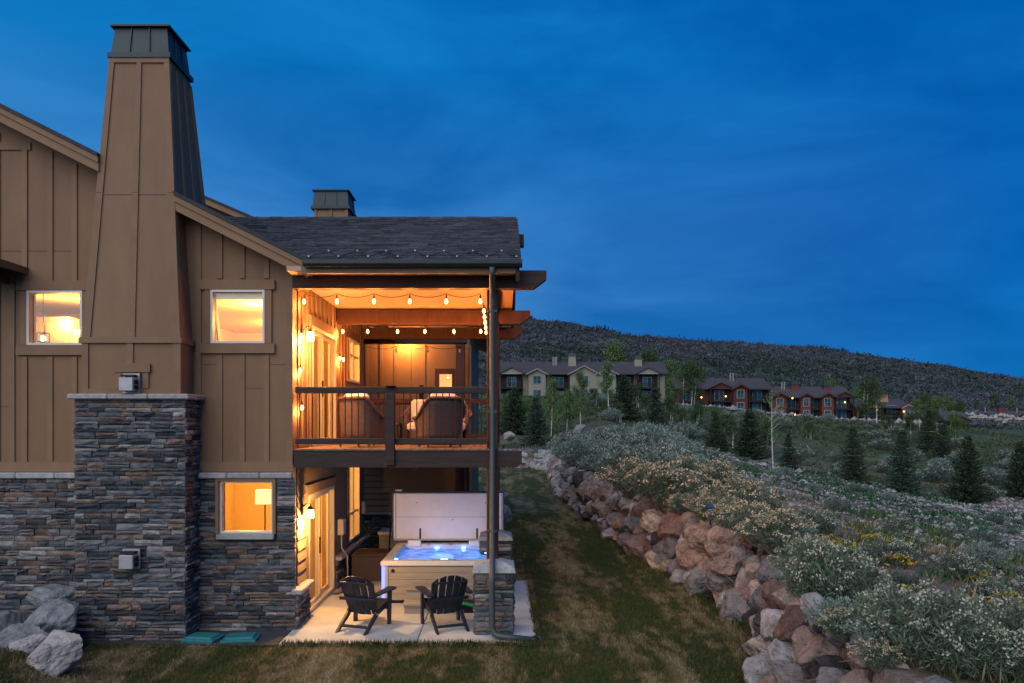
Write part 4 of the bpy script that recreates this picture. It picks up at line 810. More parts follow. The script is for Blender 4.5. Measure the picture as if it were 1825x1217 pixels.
eb = thing('meter_box', 'small grey box with dangling cable beside the far ground floor window', 'utility box', (CX + .05, 17.75, 1.2)); MB().cbox(CX + .036, CX + .12, 17.65, 17.85, 1.2, 1.5, .008).build('box', 'grey_plastic', eb); MB().tube([(CX + .08, 17.7, 1.2), (CX + .1, 17.6, 1.0), (CX + .25, 17.4, .8), (CX + .3, 17.0, .72)], .014, 8).build('cable', 'black_plastic', eb, True)
# ---- wicker seating on the balcony
def shell_chair(o, wx, dep, hb, ha, mrim='wicker_rim'):
    """horseshoe wicker shell, open towards +y"""
    n = 36; pts = []; 
    for i in range(n + 1):
        t = -1 + 2 * i / n; a = t * R(100); x = wx * math.copysign(abs(math.sin(a)) ** .72, a); y = -dep * math.copysign(abs(math.cos(a)) ** .72, math.cos(a)) + .05
        if abs(t) > .88: y += (abs(t) - .88) * 2.0 * dep
        h = ha + (hb - ha) * (1 - sst(.28, .95, abs(t)));  pts.append((x, y, float(h)))
    v = []; f = []; uv = []; s = 0; rows = 6
    for i, (x, y, h) in enumerate(pts):
        if i: s += math.hypot(x - pts[i - 1][0], y - pts[i - 1][1])
        for j in range(rows + 1):
            q = j / rows; fl = .86 + .16 * q; v.append((x * fl, y * fl, .13 + (h - .13) * q)); uv.append((s, (h - .13) * q))
    for i in range(n):
        for j in range(rows): a = i * (rows + 1) + j; f.append((a, a + rows + 1, a + rows + 2, a + 1))
    me = bpy.data.meshes.new('shell'); me.from_pydata(v, [], f); l_ = me.uv_layers.new(name='UVMap')
    for p in me.polygons:
        for li in p.loop_indices: l_.data[li].uv = uv[me.loops[li].vertex_index]
    me.materials.append(M['wicker']); me.polygons.foreach_set('use_smooth', [True] * len(f)); so_ = bpy.data.objects.new('shell', me); link(so_, o); md = so_.modifiers.new('thick', 'SOLIDIFY'); md.thickness = .03
    MB().tube([(x * 1.03, y * 1.03, h) for x, y, h in pts], .030, 8).build('rim', mrim, o, True)
    for sx in (-1, 1):
        for yy in (-dep * .62, dep * .72): MB().tube([(sx * wx * .72, yy, 0), (sx * wx * .74, yy, .16)], [.018, .026], 8).build('leg', 'wicker_rim', o)
def puff(x0, x1, y0, y1, z0, z1, b=.05):
    m = MB().cbox(x0, x1, y0, y1, z0, z1, b); return m
ac = thing('wicker_armchair', 'x', 'armchair'); shell_chair(ac, .40, .40, .84, .50); puff(-.27, .27, -.2, .38, .24, .42).build('seat_cushion', 'cushion', ac); puff(-.25, .25, -.27, -.12, .42, .92).build('back_cushion', 'cushion', ac); MB().cbox(-.28, .28, -.24, .38, .13, .235, .01).build('seat_base', 'wicker_rim', ac)
place(ac, (-2.42, 12.98, DZ), R(-24), 1, 'brown wicker armchair with cushion behind the railing beside the sliding door', 'wicker armchairs on the balcony')
place(ac, (-1.08, 12.98, DZ), R(22), 1, 'brown wicker armchair with cushion between the railing post and the downspout', 'wicker armchairs on the balcony')
ls = thing('wicker_loveseat', 'wide wicker loveseat with cream cushions facing the two armchairs', 'sofa', (0, 0, 0)); shell_chair(ls, .64, .40, .80, .55)
for q in (-.29, .29): puff(q - .26, q + .26, -.2, .38, .26, .43).build('seat_cushion', 'cushion', ls); puff(q - .24, q + .24, -.27, -.12, .42, .88).build('back_cushion', 'cushion', ls)
MB().cbox(-.5, .5, -.24, .38, .13, .255, .01).build('seat_base', 'wicker_rim', ls); place(ls, (-1.25, 14.45, DZ), R(180), 1)
ct = thing('coffee_table', 'low dark table between the wicker seats on the balcony', 'table', (-2.1, 14.3, DZ)); MB().cbox(-2.45, -1.95, 13.95, 14.55, DZ + .38, DZ + .42, .008).build('table_top', 'wicker_rim', ct)
for a in (-2.42, -1.98):
    for b in (13.98, 14.5): MB().box(a, a + .04, b, b + .04, DZ, DZ + .38).build('leg', 'black_plastic', ct)

# ------------------------------------------------------------------ neighbour unit behind
NB = thing('neighbour_townhouse', 'brown neighbouring townhouse set back behind the balcony, second metal-capped chimney', 'house', (-4, 22, 0)); NY = 22.0
ND = (-1.98, -1.35, 2.95, 4.95)
w = MB(); wall_holes(w, -11, -.95, 0, 6.4, [ND], NY, NY + .2); nw = w.build('front_wall', 'siding', NB)
nrake = lambda x: 9.3 + (-7.26 - x) * .43
w = MB().prism([(-11, 6.4), (-.95, 6.4), (-.95, nrake(-.95) - .2), (-11, nrake(-11) - .2)], NY + .001, NY + .2).build('gable_wall', 'siding', NB)
slope_slab(-11, -.5, -.2, -.03, NY - .5, NY + 9, nrake).build('roof', 'siding_trim', NB); slope_slab(-11, -.45, -.029, .03, NY - .55, NY + 9, nrake).build('roof_edge', 'roof_edge', NB)
MB().box(-1.1, -.95, NY + .2, NY + 8, 0, 6.3).build('side_wall', 'siding', NB)
for x in np.arange(-4.4, -1.0, .42):
    if not ND[0] - .1 < x < ND[1] + .1: MB().box(x - .04, x + .04, NY - .022, NY - .0005, 2.95, 6.3).build('batten', 'siding_trim', nw)
z = .75
while z < 2.6: MB().prism([(NY, z), (NY - .034, z), (NY - .008, z + .178), (NY, z + .178)], -4.6, -1.3, 'x').build('lap_board', 'lap_siding', nw); z += .18
bk = MB().box(-4.6, -.95, NY - .05, NY - .001, -.05, .66).build('stone_backing', 'mortar', NB); set_stones([(bk, stone_mats('f', ashlar(-4.5, -.95, 0, .66, wmin=.2, wmax=.5), NY - .05))], 40); MB().cbox(-4.6, -.95, NY - .16, NY - .036, .662, .735, .01).build('ledge_stone', 'ledge', bk)
dr = MB(); t = .13
for b in ((ND[0], ND[1], ND[3] - .16, ND[3]), (ND[0], ND[1], ND[2], ND[2] + .3), (ND[0], ND[0] + t, ND[2] + .3, ND[3] - .16), (ND[1] - t, ND[1], ND[2] + .3, ND[3] - .16)): dr.box(b[0], b[1], NY - .02, NY + .04, b[2], b[3])
dr = dr.build('door', 'post_wood', NB); MB().box(ND[0] + t, ND[1] - t, NY + .0, NY + .006, ND[2] + .3, ND[3] - .16).build('pane', 'glass', dr); MB().box(ND[0] - .3, ND[1] + .3, NY + .6, NY + .62, ND[2], ND[3] + .2).build('lit_interior', 'lit_room', dr)
MB().cbox(-1.32, -1.06, NY - .9, NY - .64, 0, 5.6, .015).build('post', 'post_wood', NB); MB().cbox(-4.6, -1.0, NY - .95, NY - .6, 5.6, 5.98, .015).build('beam', 'beam', NB); MB().box(-4.6, -.9, NY - 3.5, NY - .02, 2.6, 2.92).build('deck', 'beam', NB); MB().cbox(-4.6, -1.1, NY - 3.5, NY - 3.4, 3.8, 3.92, .01).build('rail', 'post_wood', NB)
MB().box(-.96, -.9, NY - .3, NY - .02, 0, 5.6).build('corner_board', 'siding_trim', NB)
MB().cbox(-2.62, -2.42, NY - .06, NY - .023, 1.95, 2.1, .01).build('vent_plate', 'dark_metal', NB)
MB().tube([(-2.36, NY - .2, 4.0), (-2.36, NY - .2, 4.45)], .06, 8).build('sconce', 'black_plastic', NB)
ntp = lambda z, f: (-5.42 + (z - 8) * .01, -4.42 - (z - 8) * .01, 21.5, 22.5)
nc = frustum(6.5, 9.50, tp=ntp).build('chimney', 'siding_trim', NB)
for f in (0, .46, .92): chase_strip(f, f + .08, 'f', 8.5, 9.5, .03, ntp, nc)
cap(nc, -5.46, -4.4, 21.45, 22.5, 9.50, 1.15)
l = bpy.data.lights.new('porch_lamp', 'POINT'); l.energy = 230; l.color = (1, .38, .08); l.shadow_soft_size = .12; lo = bpy.data.objects.new('porch_lamp', l); link(lo, NB); lo.location = (1.2, -.34, 5.72)
MB().lathe([(.16, 0), (.16, .05)], (-2.8, 21.66, 5.93), 16).build('ceiling_lamp', 'dark_metal', NB)

# ------------------------------------------------------------------ boulders
def boulder_mesh(seed, matn, flat=.8, cuts=13):
    r = np.random.default_rng(seed); bm = bmesh.new(); bmesh.ops.create_icosphere(bm, subdivisions=5, radius=1)
    pl = [(unit(r.normal(size=(1, 3)))[0], r.uniform(.66, 1.02)) for _ in range(cuts)]; ph = r.uniform(0, 6, 6)
    for v in bm.verts:
        p = np.array(v.co); k = 1.0; p = p / (np.abs(p) ** 3.2).sum() ** (1 / 3.2)
        for n_, d in pl:
            q = p @ n_
            if q > 1e-3: k = min(k, d / q)
        k *= 1 + .035 * math.sin(5 * p[0] + ph[0] + 2 * p[2]) * math.sin(4.5 * p[1] + ph[1]) + .022 * math.sin(11 * p[2] + ph[2] + 3 * p[0]) * math.sin(10 * p[0] + ph[3]) + .012 * math.sin(23 * p[1] + ph[4]) * math.sin(21 * p[2] + ph[5]) + .012 * math.sin(41 * p[0] + ph[1] + 9 * p[1]) * math.sin(37 * p[1] + ph[0]) * math.sin(39 * p[2] + ph[3]) + .02 * abs(math.sin(7 * p[0] + 5 * p[2] + ph[5])) + r.normal(0, .004)
        v.co = Vector(p * k * np.array([1, .85, flat]))
    me = bpy.data.meshes.new('boulder'); bm.to_mesh(me); bm.free(); me.materials.append(M[matn]); return me
BM = [boulder_mesh(i, 'boulder', random.uniform(.75, 1)) for i in range(16)]; PM = [boulder_mesh(50 + i, 'pale_boulder', .8) for i in range(5)]; GM = [boulder_mesh(80 + i, 'grey_boulder', .85) for i in range(6)]
def rockobj(me, loc, s, parent=None, org=None):
    o = bpy.data.objects.new('boulder', me); link(o, parent); o.location = Vector(loc) - (org or Vector((0, 0, 0))); o.rotation_euler = (random.uniform(-.6, .6), random.uniform(-.6, .6), random.uniform(0, 6.28)); o.scale = tuple(s * random.uniform(.88, 1.12) for _ in range(3)); o.scale.z *= random.uniform(.72, 1); return o
RW = thing('boulder_wall', 'curving retaining wall of stacked pink, grey and dark boulders along the lawn', 'retaining wall', (3.4, 14, 0))
path = [Vector((*p, 0)) for p in WALL]; dist = [0]
for a, b in zip(path[:-1], path[1:]): dist.append(dist[-1] + (b - a).length)
def along(s):
    for i in range(len(path) - 1):
        if s <= dist[i + 1] or i == len(path) - 2:
            t = (s - dist[i]) / (dist[i + 1] - dist[i]); d = (path[i + 1] - path[i]).normalized(); return path[i].lerp(path[i + 1], t), Vector((d.y, -d.x, 0))
    return path[-1], Vector((1, 0, 0))
smax = dist[-1] - 2.5
for course, (zc, off, sz) in enumerate(((.17, .12, .32), (.52, .28, .34), (.90, .42, .33), (1.18, .58, .18))):
    s = random.uniform(0, .3)
    while s < smax:
        g = sz * (.74 + .26 * float(sst(3, 12, s))) * random.uniform(.62, 1.45) * (1 + .25 * sst(30, 55, s)); p, nrm = along(s + g)
        pale = p.y > 50 and random.random() < .9
        b = rockobj(random.choice(PM if pale else BM), p + nrm * (off + random.uniform(-.06, .08)) + Vector((0, 0, zc + random.uniform(-.07, .07))), g * 1.02, RW, ORG[RW.name]); s += g * 1.72
for (px, py, Y, s_) in ((1245, 960, 15.5, .42), (1300, 1000, 13.6, .42), (1235, 945, 16.0, .4)):
    p = at(px, py, Y); p.z = min(p.z, 1.75); rockobj(random.choice(BM), p, s_ * .8, RW, ORG[RW.name])
def lone(px, py, Y, s, me, label, zs=None):
    o = rockobj(me, at(px, py, Y), s); tag(o, label, 'boulder', None)
    if px < 200: o.scale.z *= .82; o.rotation_euler.x *= .4; o.rotation_euler.y *= .4; o.location.z = (lawn_z(o.location.x, o.location.y) + .62 * o.scale.z) if py > 1100 else o.location.z - .06
    return o
lone(35, 1108, 10.3, .50, GM[0], 'large rough grey boulder on the grass bank beside the house'); lone(95, 1092, 11.0, .44, GM[1], 'blue grey boulder wedged against the left stone wall'.replace('left ', '')); lone(95, 1060, 11.55, .36, GM[2], 'flat topped boulder touching the stone wall beside the chimney')
lone(112, 1132, 10.95, .30, GM[3], 'dark lower boulder in the gap beside the chimney foot'); lone(60, 1168, 10.0, .34, PM[0], 'smooth pale boulder at the edge of the grass bank'); lone(100, 1206, 9.5, .36, PM[2], 'long pale boulder ending the row beside the lawn')
for bx_, by_, bz_, bs_, lb_ in ((-6.85, 11.45, .16, .40, 'dark half buried boulder under the flat topped one at the wall'), (-7.35, 11.1, .22, .50, 'half buried grey boulder behind the large rough one')): tag(rockobj(GM[4], (bx_, by_, bz_), bs_), lb_, 'boulder')
lone(897, 915, 25, .34, PM[1], 'pale boulder standing on the lawn beyond the patio'); lone(908, 776, 61, .55, PM[3], 'pale boulder on the verge above the far wall'); lone(1032, 766, 63, .65, PM[4], 'upright pale boulder on the green verge below the aspens')
g_ = ground_at(1455, 1158); o = rockobj(PM[0], (g_.x, g_.y, g_.z + .1), .20); tag(o, 'round pale blue-grey boulder resting on top of the boulder wall', 'boulder')
g_ = ground_at(1575, 1150); o = rockobj(BM[2], (g_.x, g_.y, g_.z + .03), .14); tag(o, 'small reddish rock lying among the pale flowering shrubs', 'rock')
vb = thing('valve_box', 'x', 'valve box', (0, 0, 0)); MB().cbox(-.22, .22, -.15, .15, -.02, .05, .02).build('lid', 'teal_plastic', vb); MB().cbox(-.26, .26, -.19, .19, -.06, .02, .01).build('rim', 'teal_plastic', vb); MB().cbox(-.05, .05, -.17, -.151, .0, .03, .004).build('latch', 'teal_plastic', vb)
place(vb, (-4.57, 11.42, .055), R(-9), 1, 'teal irrigation box lid beside the chimney foot'); place(vb, (-4.0, 11.44, .045), R(6), 1, 'teal irrigation box lid below the ground floor window'); vb2 = None
sp = thing('landscape_light', 'small dark blue landscape light on top of the boulder wall', 'light', (4.15, 14.9, 1.6)); MB().lathe([(.08, 0), (.11, .05), (.06, .10)], (4.15, 14.9, 1.62), 12).build('lamp_head', 'blue_plastic', sp); MB().tube([(4.15, 14.9, 1.3), (4.15, 14.9, 1.62)], .02, 8).build('stake', 'black_plastic', sp)

# ------------------------------------------------------------------ plants
def shrub(name, cat, leaf, flower, n_st=70, h=.9, r=.7, fl=.9, seed=1, lw=.016, dense=42):
    global rng
    rng = np.random.default_rng(seed); o = thing(name, 'x', cat); sv = []; tips = []; lc = []; ld = []; sm = MB()
    for i in range(n_st):
        a = rng.uniform(0, 6.283); q = rng.random() ** .6; top = np.array([math.cos(a) * r * q, math.sin(a) * r * q, h * (1 - .45 * q * q) * rng.uniform(.8, 1.08)]); b = np.array([math.cos(a) * .12 * q, math.sin(a) * .12 * q, 0]); mid = b * .5 + top * .5 + np.array([0, 0, .06 * h]) - .06 * np.array([math.cos(a), math.sin(a), 0]) * r * q
        sm.tube([b, mid, top], [.009, .006, .003], 3, False); tips.append(top)
        ts = rng.uniform(.28, 1.0, dense)[:, None]; p = (1 - ts) ** 2 * b + 2 * ts * (1 - ts) * mid + ts ** 2 * top; lc.append(p + rng.normal(0, .03 * r, (dense, 3))); ld.append((top - b)[None] * .8 / h + rng.normal(0, .55, (dense, 3)))
    lc = np.concatenate(lc); v, f = leaves(lc, np.concatenate(ld), rng.uniform(.07, .13, len(lc)) * h, lw * rng.uniform(.7, 1.5, len(lc)))
    sm.build('stems', 'twig', o); tag(npmesh('foliage', v, f, leaf, o), kind='stuff')
    if flower:
        tips = np.array([t for t in tips if rng.random() < fl]); k = 13; c = np.repeat(tips, k, 0) + rng.normal(0, .034, (len(tips) * k, 3)) * np.array([1, 1, .7]); v, f = leaves(c, rng.normal(0, 1, c.shape) + np.array([0, 0, .6]), .040, .030); tag(npmesh('flower_heads', v, f, flower, o), kind='stuff')
    return o
protos = {
 'cream': [shrub('rabbitbrush', 'shrub', 'rabbit', 'cream_flower', 90, .95, .75, .85, 11 + i) for i in range(3)],
 'white': [shrub('rabbitbrush', 'shrub', 'rabbit', 'white_flower', 95, 1.0, .6, .45, 21 + i) for i in range(2)],
 'sage': [shrub('sagebrush', 'shrub', 'sage', None, 95, .75, .75, 0, 31 + i, .026, 34) for i in range(3)],
 'tipped': [shrub('sagebrush', 'shrub', 'sage_dark', 'white_flower', 95, .8, .8, .4, 41 + i, .024, 32) for i in range(2)],
 'dark': [shrub('sagebrush', 'shrub', 'sage_dark', None, 70, .6, .65, 0, 51 + i, .026, 30) for i in range(2)],
 'yellow': [shrub('yellow_wildflower', 'wildflower', 'forb', 'yellow_flower', 45, .45, .5, .55, 61 + i, .03, 14) for i in range(2)],
}
rng = np.random.default_rng(99)
def put(kind, X, Y, sc, label, group):
    p = protos[kind].pop(0); protos[kind].append(p); return place(p, (X, Y, float(T(X, Y)) - .05), random.uniform(0, 6.28), (sc * random.uniform(.9, 1.15), sc * random.uniform(.9, 1.15), sc * random.uniform(.85, 1.15)), label, group)
near = [('cream', 1125, 925, 1.2), ('cream', 1180, 945, 1.35), ('cream', 1275, 890, 1.2), ('cream', 1225, 870, 1.1), ('cream', 1320, 925, 1.1), ('cream', 1385, 985, .9), ('cream', 1345, 995, .8), ('cream', 1300, 965, .7)]
for k, px, py, sc in near: g_ = ground_at(px, py); put(k, g_.x, g_.y, sc, 'cream flowered rabbitbrush spilling over the middle of the boulder wall', 'cream rabbitbrush along the wall')
for k, px, py, sc in (('white', 1450, 1085, .72), ('white', 1500, 1090, .75), ('cream', 1530, 1065, .5), ('white', 1420, 1045, .6), ('white', 1570, 1120, .45)): g_ = ground_at(px, py); put(k, g_.x, g_.y, sc, 'tall wispy rabbitbrush leaning behind the near dark boulders', 'wispy rabbitbrush')
for k, px, py, sc in (('white', 1590, 1165, .62), ('white', 1650, 1190, .66), ('white', 1700, 1205, .64), ('white', 1760, 1215, .6), ('white', 1810, 1214, .58), ('white', 1640, 1150, .58), ('white', 1715, 1165, .52), ('white', 1785, 1165, .5), ('cream', 1500, 1216, .3), ('cream', 1565, 1217, .3), ('white', 1822, 1175, .45)): g_ = ground_at(px, py); put(k, g_.x, g_.y, sc, 'dense rabbitbrush with pale flower heads on the bank beside the small reddish rock', 'pale rabbitbrush on the bank')
placed = []
def scatter(n, xr, yr, kinds, sc, mind, label, group, dmin=.9, dmax=99, test=None):
    k = 0; tries = 0
    while k < n and tries < n * 60:
        tries += 1; Y = random.uniform(*yr); X = random.uniform(*xr); d = X - float(wallx(Y))
        if not dmin < d < dmax or any((X - a) ** 2 + (Y - b) ** 2 < mind ** 2 for a, b in placed) or (test and not test(X, Y)): continue
        placed.append((X, Y)); put(random.choice(kinds), X, Y, random.uniform(*sc), label, group); k += 1
scatter(60, (2.5, 11), (24, 50), ['sage', 'sage', 'tipped'], (1.2, 1.9), 1.0, 'silvery sagebrush bush in the dense mass above the far wall bend', 'silvery sagebrush mass', .8, 7.5, lambda X, Y: X / Y * 1332 < 375)
scatter(26, (3.5, 8.5), (8.5, 24), ['dark', 'sage', 'tipped'], (.35, .65), .8, 'low sagebrush bush on the bank behind the rabbitbrush', 'sagebrush behind the wall', 1.5, 6.5)
scatter(20, (2.8, 6), (6.5, 19), ['white', 'cream', 'sage'], (.42, .62), .55, 'small shrub overhanging the top stones of the boulder wall', 'shrubs overhanging the wall', .42, .95)
scatter(46, (8, 30), (11, 50), ['sage', 'dark', 'dark', 'sage'], (.4, .95), 1.7, 'scattered sagebrush bush on the open gravel slope', 'sagebrush on the gravel slope', 6)
scatter(90, (8, 60), (55, 128), ['sage', 'dark', 'tipped'], (1.0, 2.2), 2.2, 'rounded sagebrush bush on the green slope below the red houses', 'sagebrush below the houses', 6)
for px, py in ((1480, 963), (1462, 975), (1508, 980), (1560, 958), (1596, 972), (1600, 1003), (1545, 1040), (1560, 1032), (1590, 1055), (1770, 1110), (1810, 1080), (1740, 1035), (1690, 780), (1665, 772)): g_ = ground_at(px, py + 10); put('yellow', g_.x, g_.y, .5 if g_.y < 30 else 2.2, 'clump of yellow wildflowers among green leaves on the slope', 'yellow wildflower clumps')
# ground cover on the slopes
def clumps(n, xf, yf, size, blades, m, name, label, width=.02, up=1.2, prob=None):
    X = xf(n); Y = yf(n); d = X - wallx(Y); ok = (d > .8) | (Y > 58)
    if prob is not None: ok &= rng.random(n) < prob(X, Y)
    X, Y = X[ok], Y[ok]; Z = T(X, Y); n = len(X); s = rng.uniform(.5, 1.3, n) * size(Y); c = np.repeat(np.stack([X, Y, Z - .02], 1), blades, 0) + rng.normal(0, 1, (n * blades, 3)) * np.repeat(s, blades)[:, None] * np.array([.5, .5, .0])
    dd = rng.normal(0, .6, (n * blades, 3)) + np.array([0, 0, up]); v, f = leaves(c, dd, np.repeat(s, blades) * rng.uniform(.5, 1.2, n * blades), np.repeat(s, blades) * width / .15); tag(npmesh(name, v, f, m), label, 'ground cover', kind='stuff')
patch = lambda X, Y: np.clip(.5 + .8 * lumps(X, Y, .33), 0, 1)
clumps(9000, lambda n: rng.uniform(2.5, 34, n), lambda n: 4.5 + 52 * rng.random(n) ** 1.4, lambda Y: .09 + .0035 * Y, 12, 'forb', 'leafy_ground_cover', 'low dark green leafy ground cover on the bank', .05, .8, patch)
clumps(5000, lambda n: rng.uniform(2.5, 14, n), lambda n: 4.5 + 45 * rng.random(n) ** 1.5, lambda Y: .14 + .003 * Y, 14, 'wild_grass', 'wild_grass', 'tufts of wild green grass behind the boulder wall', .018, 1.6, patch)
clumps(1300, lambda n: rng.uniform(2.6, 12, n), lambda n: 4.5 + 30 * rng.random(n) ** 1.5, lambda Y: .2 + 0 * Y, 14, 'dry_grass', 'dry_grass', 'dry straw tufts among the shrubs', .010, 1.3)
mat('verge', (.052, .080, .038), .9, .3, .3, rnd=.5)
clumps(15000, lambda n: rng.uniform(-14, 80, n), lambda n: rng.uniform(57, 140, n), lambda Y: .12 + .003 * Y, 8, 'verge', 'verge_grass', 'green grass on the slope below the houses', .05, 1.1, lambda X, Y: np.clip(.55 + .6 * lumps(X, Y, .13) + .3 * lumps(X, Y, .5), 0, 1))
def pebbles(n, xr, yr, s0, m, name, label):
    X = rng.uniform(*xr, n); Y = yr[0] + (yr[1] - yr[0]) * rng.random(n) ** 1.4; ok = (X - wallx(Y) > 2.5); X, Y = X[ok], Y[ok]; n = len(X); s = s0 * rng.lognormal(0, .5, n) * (1 + Y * .02); c = np.stack([X, Y, T(X, Y) + s * .15], 1)
    o8 = np.array([[1, 0, 0], [0, 1, 0], [-1, 0, 0], [0, -1, 0], [0, 0, .7], [0, 0, -.7]]); v = c[:, None] + o8[None] * s[:, None, None] * rng.uniform(.6, 1.3, (n, 6, 1)); fc = np.array([[0, 1, 4], [1, 2, 4], [2, 3, 4], [3, 0, 4], [1, 0, 5], [2, 1, 5], [3, 2, 5], [0, 3, 5]]); f = (fc[None] + 6 * np.arange(n)[:, None, None]).reshape(-1, 3); tag(npmesh(name, v.reshape(-1, 3), f, m), label, 'gravel', kind='stuff')
n_ = 360; sY = 7 + 40 * rng.random(n_) ** 1.3; oD = rng.uniform(.05, .75, n_); sX = wallx(sY) + oD; sZ = .15 + 1.35 * oD + rng.uniform(-.1, .1, n_); B_ = 16
c = np.repeat(np.stack([sX, sY, sZ], 1), B_, 0) + rng.normal(0, .05, (n_ * B_, 3)); v, f = leaves(c, rng.normal(0, .7, c.shape) + np.array([-.25, 0, .8]), rng.uniform(.12, .34, len(c)), .010); tag(npmesh('joint_grass', v, f, 'dry_grass'), 'dry and green grass tufts growing between the boulders', 'grass', kind='stuff')
n_ = 9000; eY = 7.5 + 26 * rng.random(n_) ** 1.4; eX = wallx(eY) + rng.normal(-.08, .13, n_); e2 = rng.uniform(-3.3, .55, 2600); c = np.concatenate([np.stack([eX, eY, 0 * eX], 1), np.stack([e2, 11.19 + rng.normal(0, .025, 2600), 0 * e2], 1), np.stack([.56 + rng.normal(0, .03, 2000), rng.uniform(11.2, 15.7, 2000), np.zeros(2000)], 1)])
v, f = leaves(c, rng.normal(0, .4, c.shape) + np.array([0, 0, 1]), rng.uniform(.05, .13, len(c)), .011); tag(npmesh('edge_grass', v, f, 'lawn_blade'), 'ragged longer grass along the patio edge and wall foot', 'grass', kind='stuff')
pebbles(42000, (5, 40), (8, 60), .030, 'gravel', 'slope_gravel', 'loose grey gravel covering the open slope')

def spruce(name, label, h, r, m, seed, lev=None, droop=.12):
    global rng
    rng = np.random.default_rng(seed); o = thing(name, label, 'tree'); MB().tube([(0, 0, -.2), (0, 0, h * .5), (0, 0, h)], [.035 * h * .6, .012 * h, .003], 7).build('trunk', 'bark', o); C = []; D = []; Ls = []; Ws = []
    lev = lev or int(14 + h * 2.4)
    for i in range(lev):
        t = (i + rng.uniform(-.3, .3)) / lev; z = h * (.04 + .94 * t); Lb = r * (1 - t) ** .85 * rng.uniform(.82, 1.08) + .03 * h * .3; nb = int(7 + 6 * (1 - t)); a0 = rng.uniform(0, 6.28)
        for b in range(nb):
            a = a0 + b * 6.283 / nb + rng.normal(0, .12); L_ = Lb * rng.uniform(.72, 1.12); k = max(5, int(13 * L_ / r) + 3); s = np.linspace(.12, 1, k); rad = np.array([math.cos(a), math.sin(a), 0]); tan = np.array([-math.sin(a), math.cos(a), 0]); p = rad * (s * L_)[:, None] + np.array([0, 0, 1]) * (z - droop * r * np.sin(s * 2.2) * (1.1 - t) + .10 * r * s ** 3)[:, None]
            for sg_ in (-1, 1, 0):
                C.append(p + rng.normal(0, .01 * r, p.shape)); D.append(rad * .75 + tan * sg_ * rng.uniform(.5, .9) + np.array([0, 0, rng.uniform(-.25, .2)]) + rng.normal(0, .15, p.shape)); Ls.append((.13 * r * (1.25 - s * .5)) * rng.uniform(.8, 1.3, k)); Ws.append(np.full(k, .045 * r))
    C = np.concatenate(C); v, f = leaves(C, np.concatenate(D), np.concatenate(Ls), np.concatenate(Ws)); tag(npmesh('crown', v, f, m, o), kind='stuff'); return o
def leafy(name, label, h, r, m, seed, trunks=1, bark='white_bark', nl=2600, ls=.16, z0=.3):
    global rng
    rng = np.random.default_rng(seed); random.seed(seed); o = thing(name, label, 'tree'); C = []
    for k in range(trunks):
        bx, by_ = (rng.normal(0, .22 * r, 2) if trunks > 1 else (0, 0)); lean = rng.normal(0, .05, 2) * h; tr = MB(); top = np.array([bx + lean[0], by_ + lean[1], h * .93]); b = np.array([bx, by_, -.2]); mid = (b + top) / 2 + np.array([*rng.normal(0, .02 * h, 2), 0]); rb = .011 * h
        tr.tube([b, mid, top], [rb, rb * .65, rb * .15], 7)
        nb = 17 if trunks == 1 else 11
        for i in range(nb):
            t = z0 + (1 - z0) * (i / nb) ** .9; p = (1 - t) ** 2 * b + 2 * t * (1 - t) * mid + t * t * top; a = rng.uniform(0, 6.28); q = r * (math.sin(math.pi * min(1, (t - z0) / (1 - z0) * .8 + .22)) ** .7) * rng.uniform(.6, 1.05) / (1 if trunks == 1 else 1.5); e = p + np.array([math.cos(a) * q, math.sin(a) * q, q * rng.uniform(.45, .95)]); tr.tube([p, (p + e) / 2 + np.array([0, 0, -.05 * q]), e], [rb * .32, rb * .2, rb * .06], 4)
            m_ = int(nl / trunks / nb); s = rng.uniform(.25, 1.1, m_)[:, None]; C.append(p + (e - p) * s + rng.normal(0, .17 * r, (m_, 3)))
        tr.build('trunk', bark, o)
    C = np.concatenate(C); v, f = leaves(C, rng.normal(0, 1, C.shape) + np.array([0, 0, -.2]), rng.uniform(.7, 1.3, len(C)) * ls, rng.uniform(.7, 1.2, len(C)) * ls * .75); tag(npmesh('crown', v, f, m, o), kind='stuff'); return o
SPR = [spruce('spruce_tree', 'x', 5, 1.75, 'blue_spruce', 201, droop=.16), spruce('spruce_tree', 'x', 5, 1.6, 'spruce', 202), spruce('pine_tree', 'x', 5, 2.0, 'pine', 203, droop=.02)]
ASP = [leafy('aspen_tree', 'x', 8, 1.5, 'aspen_leaf', 211, 1, nl=3600, ls=.19), leafy('aspen_tree', 'x', 10, 2.6, 'aspen_dark', 212, 3, nl=8000, ls=.22, z0=.25), leafy('aspen_tree', 'x', 10, 3.4, 'aspen_leaf', 213, 2, nl=8000, ls=.26, z0=.15), leafy('young_aspen', 'x', 6, 1.1, 'aspen_leaf', 214, 1, nl=420, ls=.13, z0=.35)]
random.seed(31); rng = np.random.default_rng(5)
def tree(p, px, py_top, py_base, Y, h0, label, group, wide=1.0):
    X = (px - 895) * Y / 1332; z = float(T(X, Y)); h = (py_base - py_top) * Y / 1332
    top = CAM_Z + (755 - py_top) * Y / 1332; h = max(top - z, 1.5); s = h / h0
    return place(p, (X, Y, z - .05), random.uniform(0, 6.28), (s * wide, s * wide, s), label, group)
